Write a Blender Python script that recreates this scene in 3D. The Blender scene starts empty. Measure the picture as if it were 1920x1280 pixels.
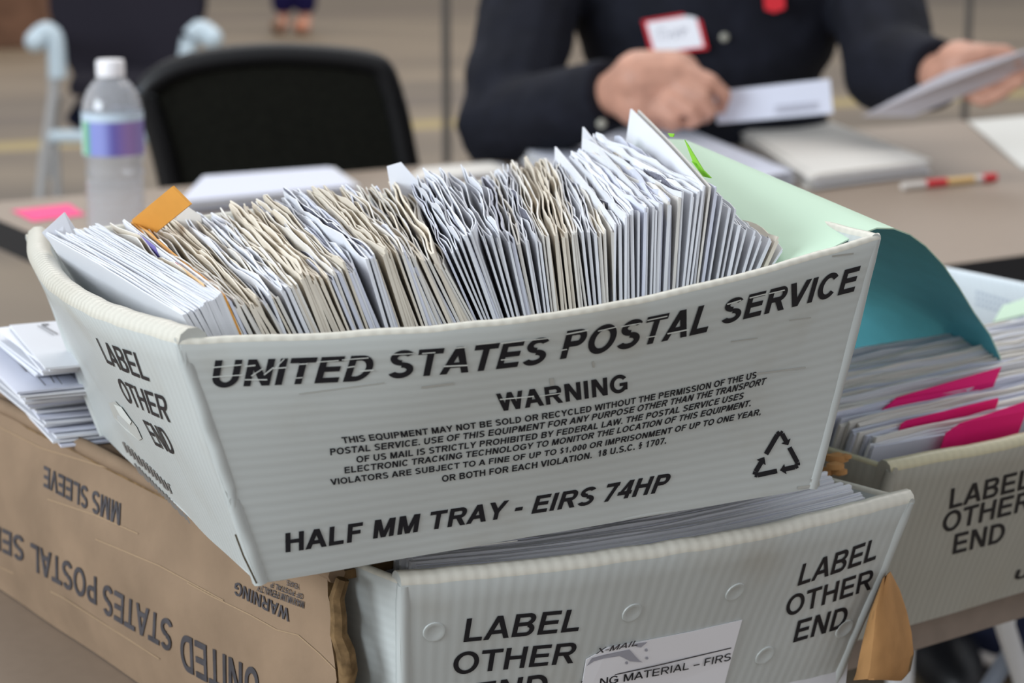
import bpy, bmesh, math, random
from mathutils import Vector, Matrix, noise
random.seed(7)
SC = bpy.context.scene
COL = SC.collection
R = math.radians

# ------------------------------------------------------------------ camera, world, lights, exposure
CH, PIT, FPX = 1.15, R(12.674), 4000.0
cam_d = bpy.data.cameras.new('camera')
cam = bpy.data.objects.new('camera', cam_d)
COL.objects.link(cam)
cam.location = (0, 0, CH)
cam.rotation_euler = (R(90) - PIT, 0, 0)
cam_d.sensor_width = 36.0
cam_d.lens = FPX / 1920 * 36.0
cam_d.clip_start = 0.05
cam_d.clip_end = 200
cam_d.dof.use_dof = True
cam_d.dof.focus_distance = 0.925
cam_d.dof.aperture_fstop = 12.0
SC.camera = cam

w = bpy.data.worlds.new('world')
SC.world = w
w.use_nodes = True
nt = w.node_tree
bg = nt.nodes['Background']
tc = nt.nodes.new('ShaderNodeTexCoord')
sep = nt.nodes.new('ShaderNodeSeparateXYZ')
rmp = nt.nodes.new('ShaderNodeValToRGB')
mr = nt.nodes.new('ShaderNodeMapRange')
mr.inputs[1].default_value = -1
mr.inputs[2].default_value = 1
nt.links.new(tc.outputs['Generated'], sep.inputs[0])
nt.links.new(sep.outputs['Z'], mr.inputs[0])
nt.links.new(mr.outputs[0], rmp.inputs[0])
rmp.color_ramp.elements[0].color = (0.30, 0.28, 0.27, 1)
rmp.color_ramp.elements[1].color = (0.62, 0.66, 0.72, 1)
e = rmp.color_ramp.elements.new(0.5)
e.color = (0.74, 0.74, 0.76, 1)
nt.links.new(rmp.outputs[0], bg.inputs[0])
bg.inputs[1].default_value = 0.95


def area(name, loc, target, size, power, color):
    d = bpy.data.lights.new(name, 'AREA')
    d.shape = 'RECTANGLE'
    d.size, d.size_y = size
    d.energy = power
    d.color = color
    o = bpy.data.objects.new(name, d)
    COL.objects.link(o)
    o.location = loc
    o.rotation_euler = (Vector(target) - Vector(loc)).to_track_quat('-Z', 'Y').to_euler()
    return o


area('window_light', (-4.8, -1.9, 2.8), (0, 1.2, 0.9), (3.8, 2.6), 370, (0.84, 0.93, 1.0))
area('ceiling_light', (0.5, 4.5, 5.5), (0, 2.2, 0.7), (5, 3), 150, (1.0, 0.97, 0.92))
area('ceiling_light', (-1.0, 13.0, 6.0), (-1, 13.0, 0), (9, 6), 420, (1.0, 0.95, 0.88))
SC.view_settings.view_transform = 'Standard'
SC.view_settings.look = 'None'
SC.view_settings.gamma = 1.0
SC.view_settings.use_curve_mapping = False
SC.view_settings.exposure = 0.08

# ------------------------------------------------------------------ picture <-> place
_fw = Vector((0, math.cos(PIT), -math.sin(PIT)))
_up = Vector((0, math.sin(PIT), math.cos(PIT)))
_rt = Vector((1, 0, 0))
C0 = Vector((0, 0, CH))


def ray(px, py):
    return _fw + _rt * ((px - 960) / FPX) + _up * ((640 - py) / FPX)


def atz(px, py, z):
    d = ray(px, py)
    return C0 + d * ((z - CH) / d.z)


def aty(px, py, y):
    d = ray(px, py)
    return C0 + d * (y / d.y)


def atp(px, py, p0, n):
    d = ray(px, py)
    return C0 + d * ((p0 - C0).dot(n) / d.dot(n))


def pj(P):
    d = P - C0
    k = d.dot(_fw)
    return 960 + FPX * d.x / k, 640 - FPX * d.dot(_up) / k


def depth(P):
    return (P - C0).dot(_fw)


def atd(px, py, k):
    return C0 + ray(px, py) * k


def ang(deg):
    return Vector((math.cos(R(deg)), math.sin(R(deg)), 0))


# ------------------------------------------------------------------ materials
def mat(name, col, rough=0.6, spec=0.4, metal=0.0, noise_amt=0.0, noise_scale=20.0, bump=0.0, bump_scale=60.0,
        trans=0.0, vary=0.0, col2=None):
    m = bpy.data.materials.new(name)
    m.use_nodes = True
    t = m.node_tree
    N, L = t.nodes, t.links
    p = N['Principled BSDF']
    p.inputs['Base Color'].default_value = (*col, 1)
    p.inputs['Roughness'].default_value = rough
    p.inputs['Specular IOR Level'].default_value = spec
    p.inputs['Metallic'].default_value = metal
    src = None
    if noise_amt or col2:
        co = N.new('ShaderNodeTexCoord')
        nz = N.new('ShaderNodeTexNoise')
        nz.inputs['Scale'].default_value = noise_scale
        nz.inputs['Detail'].default_value = 5
        L.new(co.outputs['Object'], nz.inputs['Vector'])
        mx = N.new('ShaderNodeMix')
        mx.data_type = 'RGBA'
        c2 = col2 or tuple(c * (1 - noise_amt) for c in col)
        mx.inputs[6].default_value = (*col, 1)
        mx.inputs[7].default_value = (*c2, 1)
        r2 = N.new('ShaderNodeMapRange')
        r2.inputs[1].default_value = 0.35
        r2.inputs[2].default_value = 0.65
        L.new(nz.outputs['Fac'], r2.inputs[0])
        L.new(r2.outputs[0], mx.inputs[0])
        src = mx.outputs[2]
    if vary:
        oi = N.new('ShaderNodeObjectInfo')
        h = N.new('ShaderNodeHueSaturation')
        r3 = N.new('ShaderNodeMapRange')
        r3.inputs[3].default_value = 1 - vary
        r3.inputs[4].default_value = 1 + vary * 0.3
        L.new(oi.outputs['Random'], r3.inputs[0])
        L.new(r3.outputs[0], h.inputs['Value'])
        if src:
            L.new(src, h.inputs['Color'])
        else:
            h.inputs['Color'].default_value = (*col, 1)
        src = h.outputs[0]
    if src:
        L.new(src, p.inputs['Base Color'])
    if bump:
        co = N.new('ShaderNodeTexCoord')
        nz = N.new('ShaderNodeTexNoise')
        nz.inputs['Scale'].default_value = bump_scale
        nz.inputs['Detail'].default_value = 4
        L.new(co.outputs['Object'], nz.inputs['Vector'])
        b = N.new('ShaderNodeBump')
        b.inputs['Strength'].default_value = bump
        b.inputs['Distance'].default_value = 0.002
        L.new(nz.outputs['Fac'], b.inputs['Height'])
        L.new(b.outputs[0], p.inputs['Normal'])
    if trans:
        tr = N.new('ShaderNodeBsdfTranslucent')
        tr.inputs[0].default_value = (*col, 1)
        if src:
            L.new(src, tr.inputs[0])
        ms = N.new('ShaderNodeMixShader')
        ms.inputs[0].default_value = trans
        L.new(p.outputs[0], ms.inputs[1])
        L.new(tr.outputs[0], ms.inputs[2])
        L.new(ms.outputs[0], N['Material Output'].inputs['Surface'])
    return m


def plastic(name, col, axis, period, amp=0.10, col_dirt=(0.45, 0.41, 0.33), bump=0.30):
    """Corrugated polypropylene: flutes along one UV axis (metres), stains, soft gloss."""
    m = bpy.data.materials.new(name)
    m.use_nodes = True
    t = m.node_tree
    N, L = t.nodes, t.links
    p = N['Principled BSDF']
    p.inputs['Roughness'].default_value = 0.33
    p.inputs['Specular IOR Level'].default_value = 0.45
    uv = N.new('ShaderNodeUVMap')
    uv.uv_map = 'UVMap'
    wv = N.new('ShaderNodeTexWave')
    wv.bands_direction = axis
    wv.inputs['Scale'].default_value = 0.314 / period
    wv.inputs['Distortion'].default_value = 0.6
    wv.inputs['Detail'].default_value = 1.0
    L.new(uv.outputs[0], wv.inputs['Vector'])
    mp = N.new('ShaderNodeMapping')
    mp.inputs['Scale'].default_value = (6, 160, 1) if axis == 'Y' else (160, 6, 1)
    L.new(uv.outputs[0], mp.inputs['Vector'])
    st = N.new('ShaderNodeTexNoise')
    st.inputs['Scale'].default_value = 1.0
    st.inputs['Detail'].default_value = 4
    L.new(mp.outputs[0], st.inputs['Vector'])
    nz = N.new('ShaderNodeTexNoise')
    nz.inputs['Scale'].default_value = 14
    nz.inputs['Detail'].default_value = 6
    L.new(uv.outputs[0], nz.inputs['Vector'])
    a = N.new('ShaderNodeMix')
    a.data_type = 'RGBA'
    a.inputs[6].default_value = (*[c * (1 - amp) for c in col], 1)
    a.inputs[7].default_value = (*[min(1, c * (1 + amp)) for c in col], 1)
    ad = N.new('ShaderNodeMath')
    ad.operation = 'MULTIPLY_ADD'
    ad.inputs[1].default_value = 0.45
    L.new(wv.outputs['Fac'], ad.inputs[0])
    hf = N.new('ShaderNodeMath')
    hf.operation = 'MULTIPLY'
    hf.inputs[1].default_value = 0.55
    L.new(st.outputs['Fac'], hf.inputs[0])
    L.new(hf.outputs[0], ad.inputs[2])
    L.new(ad.outputs[0], a.inputs[0])
    dm = N.new('ShaderNodeMapRange')
    dm.inputs[1].default_value = 0.54
    dm.inputs[2].default_value = 0.80
    dm.inputs[4].default_value = 0.55
    L.new(nz.outputs['Fac'], dm.inputs[0])
    b = N.new('ShaderNodeMix')
    b.data_type = 'RGBA'
    b.inputs[7].default_value = (*col_dirt, 1)
    L.new(a.outputs[2], b.inputs[6])
    L.new(dm.outputs[0], b.inputs[0])
    L.new(b.outputs[2], p.inputs['Base Color'])
    bp = N.new('ShaderNodeBump')
    bp.inputs['Strength'].default_value = bump
    bp.inputs['Distance'].default_value = 0.0012
    L.new(ad.outputs[0], bp.inputs['Height'])
    L.new(bp.outputs[0], p.inputs['Normal'])
    tr = N.new('ShaderNodeBsdfTranslucent')
    L.new(b.outputs[2], tr.inputs[0])
    ms = N.new('ShaderNodeMixShader')
    ms.inputs[0].default_value = 0.22
    L.new(p.outputs[0], ms.inputs[1])
    L.new(tr.outputs[0], ms.inputs[2])
    L.new(ms.outputs[0], N['Material Output'].inputs['Surface'])
    return m


M = {}
PC = (0.62, 0.65, 0.635)
M['pl_h'] = plastic('translucent_plastic_horizontal_flutes', PC, 'Y', 0.0045, 0.045, bump=0.10)
M['pl_v'] = plastic('translucent_plastic_upright_flutes', PC, 'X', 0.0052, 0.06, bump=0.15)
M['rim'] = plastic('cream_plastic_rim', (0.74, 0.71, 0.62), 'X', 0.0052, 0.06, (0.55, 0.50, 0.40))
M['rimy'] = plastic('yellowed_plastic_rim', (0.66, 0.61, 0.42), 'X', 0.0052, 0.06, (0.5, 0.45, 0.3))
M['pl_dull'] = plastic('dull_plastic_upright_flutes', (0.50, 0.50, 0.45), 'X', 0.0052)
M['pl_white'] = plastic('clean_white_plastic', (0.74, 0.80, 0.84), 'X', 0.0052, 0.06, (0.6, 0.66, 0.72))
M['ink'] = mat('black_ink', (0.012, 0.012, 0.016), 0.5, 0.3)
M['ink_faded'] = mat('faded_ink', (0.16, 0.15, 0.14), 0.6, 0.3)
M['ink_grey'] = mat('grey_box_ink', (0.065, 0.06, 0.065), 0.7, 0.2, noise_amt=0.3, noise_scale=90)
M['chip'] = mat('scuffed_plastic', (0.66, 0.69, 0.66), 0.4)
M['crease_dark'] = mat('dark_crease', (0.10, 0.08, 0.05), 0.8)
M['white'] = mat('white_paper', (0.83, 0.84, 0.88), 0.75, 0.2, trans=0.18, vary=0.10)
M['cool'] = mat('bluish_white_paper', (0.74, 0.76, 0.86), 0.75, 0.2, trans=0.18, vary=0.10)
M['cream'] = mat('cream_paper', (0.83, 0.80, 0.75), 0.75, 0.2, trans=0.18, vary=0.10)
M['tan'] = mat('warm_lit_tan_paper', (0.80, 0.73, 0.62), 0.75, 0.2, trans=0.15, vary=0.12)  # tan stands for warm bounced light on pale envelopes
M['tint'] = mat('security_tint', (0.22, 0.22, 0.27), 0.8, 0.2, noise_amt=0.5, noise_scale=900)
M['orange'] = mat('orange_manila', (0.72, 0.33, 0.06), 0.6, 0.3, noise_amt=0.1, noise_scale=60, trans=0.1)
M['peach'] = mat('peach_paper', (0.80, 0.55, 0.30), 0.7, 0.2)
M['purple'] = mat('purple_print', (0.20, 0.17, 0.45), 0.7, 0.2)
M['redprint'] = mat('red_print', (0.55, 0.12, 0.16), 0.7, 0.2)
M['greyprint'] = mat('grey_print', (0.35, 0.35, 0.40), 0.7, 0.2)
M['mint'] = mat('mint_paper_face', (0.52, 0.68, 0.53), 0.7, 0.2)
M['teal'] = mat('teal_shaded_paper_back', (0.13, 0.50, 0.60), 0.75, 0.2, noise_amt=0.12, noise_scale=40)  # shade on the draped sheet's underside, put into its colour
M['lime'] = mat('lime_flag', (0.38, 0.78, 0.08), 0.5, 0.3, trans=0.3)
M['pink'] = mat('hot_pink_paper', (0.90, 0.02, 0.24), 0.6, 0.3, trans=0.25)
M['pinknote'] = mat('pink_sticky_paper', (0.85, 0.05, 0.22), 0.6, 0.3)
M['card'] = mat('kraft_cardboard', (0.25, 0.172, 0.112), 0.8, 0.15, noise_amt=0.22, noise_scale=18, bump=0.25, bump_scale=90)
M['cardedge'] = mat('raw_cardboard_edge', (0.20, 0.125, 0.06), 0.9, 0.1, noise_amt=0.5, noise_scale=150, bump=0.5)
M['crease'] = mat('cardboard_crease', (0.30, 0.21, 0.13), 0.9, 0.1)
M['table'] = mat('taupe_laminate', (0.245, 0.185, 0.138), 0.45, 0.35, noise_amt=0.06, noise_scale=120)
M['tedge'] = mat('taupe_edge_band', (0.25, 0.20, 0.165), 0.55, 0.3, noise_amt=0.15, noise_scale=60)
M['bedge'] = mat('black_edge_band', (0.015, 0.015, 0.017), 0.5, 0.3)
M['wtable'] = mat('pale_grey_laminate', (0.60, 0.60, 0.57), 0.5, 0.3)
M['whitemetal'] = mat('white_painted_metal', (0.78, 0.80, 0.82), 0.3, 0.5)
M['bluemetal'] = mat('blue_grey_painted_metal', (0.30, 0.36, 0.46), 0.35, 0.5)
M['palemetal'] = mat('pale_blue_painted_metal', (0.55, 0.66, 0.73), 0.3, 0.5)
M['greymetal'] = mat('grey_metal', (0.42, 0.42, 0.42), 0.4, 0.5)
M['pole'] = mat('dark_grey_metal', (0.085, 0.075, 0.065), 0.5, 0.4)
M['black'] = mat('black_plastic', (0.006, 0.006, 0.007), 0.45, 0.35)
M['blackmesh'] = mat('black_mesh_fabric', (0.012, 0.012, 0.009), 0.9, 0.1, noise_amt=0.5, noise_scale=200)
M['darkfab'] = mat('charcoal_fabric', (0.022, 0.020, 0.028), 0.95, 0.1)
M['navyfab'] = mat('navy_fabric', (0.018, 0.022, 0.045), 0.95, 0.1, noise_amt=0.3, noise_scale=30)
M['skin'] = mat('skin', (0.52, 0.27, 0.19), 0.5, 0.35, noise_amt=0.2, noise_scale=45)
M['shirt'] = mat('dark_navy_shirt', (0.009, 0.010, 0.017), 0.85, 0.2, noise_amt=0.35, noise_scale=25)
M['hair'] = mat('grey_hair', (0.25, 0.24, 0.23), 0.8, 0.2, bump=0.6, bump_scale=150)
M['cap'] = mat('white_bottle_cap', (0.82, 0.80, 0.82), 0.4, 0.4)
M['red'] = mat('red_plastic', (0.55, 0.01, 0.02), 0.4, 0.4)
M['badgewhite'] = mat('white_badge_paper', (0.80, 0.80, 0.84), 0.6, 0.3)
M['amber'] = mat('amber_plastic', (0.62, 0.40, 0.16), 0.4, 0.4)
M['clearish'] = mat('frosted_clear_plastic', (0.62, 0.58, 0.54), 0.3, 0.5)
M['brownred'] = mat('reddish_brown_board', (0.20, 0.105, 0.065), 0.8, 0.2, noise_amt=0.3, noise_scale=8)
M['shoe'] = mat('brown_shoe_leather', (0.16, 0.09, 0.055), 0.6, 0.3)
M['sole'] = mat('orange_shoe_trim', (0.42, 0.17, 0.10), 0.6, 0.3)
M['button'] = mat('shirt_button', (0.30, 0.29, 0.24), 0.4, 0.5)

pet = bpy.data.materials.new('clear_pet')
pet.use_nodes = True
pp = pet.node_tree.nodes['Principled BSDF']
pp.inputs['Base Color'].default_value = (0.96, 0.97, 1.0, 1)
pp.inputs['Transmission Weight'].default_value = 0.86
pp.inputs['Roughness'].default_value = 0.10
pp.inputs['IOR'].default_value = 1.45
M['pet'] = pet

lab = bpy.data.materials.new('bottle_label_print')
lab.use_nodes = True
N, L = lab.node_tree.nodes, lab.node_tree.links
uvn = N.new('ShaderNodeUVMap')
uvn.uv_map = 'UVMap'
sx = N.new('ShaderNodeSeparateXYZ')
L.new(uvn.outputs[0], sx.inputs[0])
cr = N.new('ShaderNodeValToRGB')
cr.color_ramp.interpolation = 'LINEAR'
els = cr.color_ramp.elements
els[0].position, els[0].color = 0.0, (0.20, 0.18, 0.45, 1)
els[1].position, els[1].color = 1.0, (0.20, 0.18, 0.45, 1)
for ps, c in ((0.52, (0.45, 0.62, 0.72, 1)), (0.575, (0.55, 0.74, 0.72, 1)), (0.61, (0.12, 0.40, 0.20, 1)), (0.635, (0.14, 0.42, 0.22, 1)),
              (0.65, (0.22, 0.26, 0.60, 1)), (0.73, (0.24, 0.27, 0.62, 1)), (0.78, (0.12, 0.10, 0.36, 1)), (0.86, (0.30, 0.18, 0.42, 1))):
    q = els.new(ps)
    q.color = c
L.new(sx.outputs[0], cr.inputs[0])
cr2 = N.new('ShaderNodeValToRGB')
cr2.color_ramp.elements[0].position = 0.80
cr2.color_ramp.elements[0].color = (0, 0, 0, 1)
cr2.color_ramp.elements[1].position = 0.83
cr2.color_ramp.elements[1].color = (1, 1, 1, 1)
L.new(sx.outputs[1], cr2.inputs[0])
mxl = N.new('ShaderNodeMix')
mxl.data_type = 'RGBA'
mxl.inputs[7].default_value = (0.52, 0.62, 0.72, 1)
L.new(cr.outputs[0], mxl.inputs[6])
L.new(cr2.outputs[0], mxl.inputs[0])
L.new(mxl.outputs[2], N['Principled BSDF'].inputs['Base Color'])
N['Principled BSDF'].inputs['Roughness'].default_value = 0.4
M['label'] = lab

# concrete floor with painted and worn stripes
fl = bpy.data.materials.new('hall_floor')
fl.use_nodes = True
N, L = fl.node_tree.nodes, fl.node_tree.links
P_ = N['Principled BSDF']
P_.inputs['Roughness'].default_value = 0.5
co = N.new('ShaderNodeTexCoord')
mp = N.new('ShaderNodeMapping')
mp.inputs['Rotation'].default_value = (0, 0, R(-24))
L.new(co.outputs['Object'], mp.inputs['Vector'])
sx = N.new('ShaderNodeSeparateXYZ')
L.new(mp.outputs[0], sx.inputs[0])
nz = N.new('ShaderNodeTexNoise')
nz.inputs['Scale'].default_value = 1.2
nz.inputs['Detail'].default_value = 6
mp2 = N.new('ShaderNodeMapping')
mp2.inputs['Rotation'].default_value = (0, 0, R(-24))
mp2.inputs['Scale'].default_value = (0.35, 1.6, 1)
L.new(co.outputs['Object'], mp2.inputs['Vector'])
L.new(mp2.outputs[0], nz.inputs['Vector'])
base = N.new('ShaderNodeValToRGB')
base.color_ramp.elements[0].position = 0.34
base.color_ramp.elements[0].color = (0.115, 0.085, 0.056, 1)
base.color_ramp.elements[1].position = 0.66
base.color_ramp.elements[1].color = (0.20, 0.152, 0.10, 1)
L.new(nz.outputs['Fac'], base.inputs[0])
last = base.outputs[0]


def stripe(lo, hi, col, last):
    c = (lo + hi) / 2
    s = N.new('ShaderNodeMath')
    s.operation = 'SUBTRACT'
    s.inputs[1].default_value = c
    L.new(sx.outputs[1], s.inputs[0])
    ab = N.new('ShaderNodeMath')
    ab.operation = 'ABSOLUTE'
    L.new(s.outputs[0], ab.inputs[0])
    lt = N.new('ShaderNodeMath')
    lt.operation = 'LESS_THAN'
    lt.inputs[1].default_value = (hi - lo) / 2
    L.new(ab.outputs[0], lt.inputs[0])
    k = N.new('ShaderNodeMath')
    k.operation = 'MULTIPLY'
    k.inputs[1].default_value = 0.75
    L.new(lt.outputs[0], k.inputs[0])
    mx = N.new('ShaderNodeMix')
    mx.data_type = 'RGBA'
    mx.inputs[7].default_value = (*col, 1)
    L.new(last, mx.inputs[6])
    L.new(k.outputs[0], mx.inputs[0])
    return mx.outputs[2]


_a = R(24)


def fy(px, py):
    P = atz(px, py, 0)
    return -P.x * math.sin(_a) + P.y * math.cos(_a)


STR = [((860, 238), (860, 222), (0.36, 0.27, 0.085)), ((860, 170), (860, 152), (0.11, 0.085, 0.06)),
       ((30, 238), (30, 212), (0.10, 0.075, 0.055)), ((200, 46), (200, 34), (0.12, 0.085, 0.06))]
for a_, b_, c_ in STR:
    last = stripe(fy(*a_), fy(*b_), c_, last)
L.new(last, P_.inputs['Base Color'])
M['floor'] = fl
M['wall'] = mat('warm_grey_wall_paint', (0.40, 0.37, 0.33), 0.8, 0.2, noise_amt=0.08, noise_scale=3)


# ------------------------------------------------------------------ mesh helpers
class MB:
    def __init__(s):
        s.v, s.f, s.m, s.uv = [], [], [], {}

    def vert(s, p):
        s.v.append(Vector(p))
        return len(s.v) - 1

    def face(s, idx, m=0, uv=None):
        s.f.append(tuple(idx))
        s.m.append(m)
        if uv:
            s.uv[len(s.f) - 1] = uv

    def grid(s, rows, m=0, closed_u=False, uvs=None):
        ids = [[s.vert(p) for p in r] for r in rows]
        n = len(rows[0])
        for i in range(len(rows) - 1):
            for j in range(n if closed_u else n - 1):
                k = (j + 1) % n
                uv = None
                if uvs:
                    uv = [uvs[i][j], uvs[i][k], uvs[i + 1][k], uvs[i + 1][j]]
                s.face((ids[i][j], ids[i][k], ids[i + 1][k], ids[i + 1][j]), m(i, j) if callable(m) else m, uv)
        return ids

    def tube(s, pts, r, n=10, m=0, caps=True):
        pts = [Vector(p) for p in pts]
        rs = r if isinstance(r, (list, tuple)) else [r] * len(pts)
        rows = []
        ref = Vector((0, 0, 1))
        for i, p in enumerate(pts):
            t = (pts[min(i + 1, len(pts) - 1)] - pts[max(i - 1, 0)]).normalized()
            rf = ref if abs(t.dot(ref)) < 0.95 else Vector((1, 0, 0))
            a = t.cross(rf).normalized()
            b = t.cross(a).normalized()
            rows.append([p + (a * math.cos(2 * math.pi * k / n) + b * math.sin(2 * math.pi * k / n)) * rs[i] for k in range(n)])
        ids = s.grid(rows, m, True)
        if caps:
            s.face(ids[0][::-1], m)
            s.face(ids[-1], m)

    def box(s, o, ax, ay, az, m=0):
        """o corner, three edge vectors"""
        o, ax, ay, az = map(Vector, (o, ax, ay, az))
        c = [o, o + ax, o + ax + ay, o + ay]
        i = [s.vert(p) for p in c] + [s.vert(p + az) for p in c]
        for q in ((0, 3, 2, 1), (4, 5, 6, 7), (0, 1, 5, 4), (1, 2, 6, 5), (2, 3, 7, 6), (3, 0, 4, 7)):
            s.face([i[k] for k in q], m)

    def prism(s, pts, vec, m=0, mtop=None):
        vec = Vector(vec)
        a = [s.vert(p) for p in pts]
        b = [s.vert(Vector(p) + vec) for p in pts]
        n = len(a)
        s.face(a[::-1], m)
        s.face(b, m if mtop is None else mtop)
        for k in range(n):
            s.face((a[k], a[(k + 1) % n], b[(k + 1) % n], b[k]), m)

    def sphere(s, c, r, n=12, sc=(1, 1, 1), rot=None):
        rows = []
        for i in range(n + 1):
            th = math.pi * i / n
            th = min(max(th, 0.02), math.pi - 0.02)
            row = []
            for k in range(2 * n):
                ph = math.pi * k / n
                p = Vector((r * sc[0] * math.sin(th) * math.cos(ph), r * sc[1] * math.sin(th) * math.sin(ph), r * sc[2] * math.cos(th)))
                if rot:
                    p = rot @ p
                row.append(Vector(c) + p)
            rows.append(row)
        ids = s.grid(rows, 0, True)
        s.face(ids[0])
        s.face(ids[-1][::-1])

    def lathe(s, prof, c, n=32, m=0):
        rows = [[Vector(c) + Vector((r * math.cos(2 * math.pi * k / n), r * math.sin(2 * math.pi * k / n), z)) for k in range(n)] for r, z in prof]
        uvs = [[(k / n, z) for k in range(n)] for r, z in prof]
        return s.grid(rows, m, True)

    def capsule(s, p0, r0, p1, r1, n=12):
        s.sphere(p0, r0, n // 2 + 2)
        s.sphere(p1, r1, n // 2 + 2)
        s.tube([p0, p1], [r0, r1], n)


def build(name, mb, mats, parent=None, smooth=False, recalc=True, base=None, bevel=0.0):
    me = bpy.data.meshes.new(name)
    if parent is not None:
        off = Vector(parent['_o']) if '_o' in parent else Vector((0, 0, 0))
    elif base is not None:
        off = Vector(base)
    else:
        xs = [v for v in mb.v]
        off = sum(xs, Vector()) / max(1, len(xs))
        off.z = min(v.z for v in xs)
    me.from_pydata([tuple(v - off) for v in mb.v], [], mb.f)
    for m in (mats if isinstance(mats, (list, tuple)) else [mats]):
        me.materials.append(M[m] if isinstance(m, str) else m)
    for p, mi in zip(me.polygons, mb.m):
        p.material_index = mi
    if mb.uv:
        ul = me.uv_layers.new(name='UVMap')
        for fi, uv in mb.uv.items():
            p = me.polygons[fi]
            for li, c in zip(p.loop_indices, uv):
                ul.data[li].uv = c
    if recalc or bevel:
        b = bmesh.new()
        b.from_mesh(me)
        if recalc:
            bmesh.ops.recalc_face_normals(b, faces=b.faces)
        if bevel:
            bmesh.ops.bevel(b, geom=[e for e in b.edges if e.is_manifold and e.calc_face_angle(0) > 0.5], offset=bevel, segments=2, affect='EDGES')
        b.to_mesh(me)
        b.free()
    if smooth:
        for p in me.polygons:
            p.use_smooth = True
        try:
            me.set_sharp_from_angle(angle=R(50))
        except Exception:
            pass
    o = bpy.data.objects.new(name, me)
    COL.objects.link(o)
    if parent is not None:
        o.parent = parent
        o['_o'] = tuple(off)
    else:
        o.location = off
        o['_o'] = tuple(off)
    return o


def thing(name, label, cat, loc, group=None):
    o = bpy.data.objects.new(name, None)
    o.empty_display_size = 0.05
    COL.objects.link(o)
    o.location = loc
    o['_o'] = tuple(loc)
    return tag(o, label, cat, group)


def tag(o, label, cat, group=None):
    o['label'] = label
    o['category'] = cat
    if group:
        o['group'] = group
    return o


def struct(o):
    o['kind'] = 'structure'
    return o


# ------------------------------------------------------------------ text as flat printed shapes
# own bold grotesque: each glyph is a few bars, diagonals and ring arcs in cap-height units
GW = dict(A=.99, B=1.0, C=1.0, D=1.01, E=.92, F=.85, G=1.08, H=1.01, I=.39, J=.78, K=1.0, L=.85, M=1.16, N=1.01, O=1.08, P=.93, Q=1.08, R=1.01, S=.93, T=.86, U=1.01, V=.94, W=1.31, X=.93, Y=.93, Z=.86)
GW.update({' ': .39, '.': .39, ',': .39, '-': .47, '\u2013': .78, '$': .78, '\u00a7': .78, 'u': .84})
for _c in '0123456789':
    GW[_c] = .78


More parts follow.
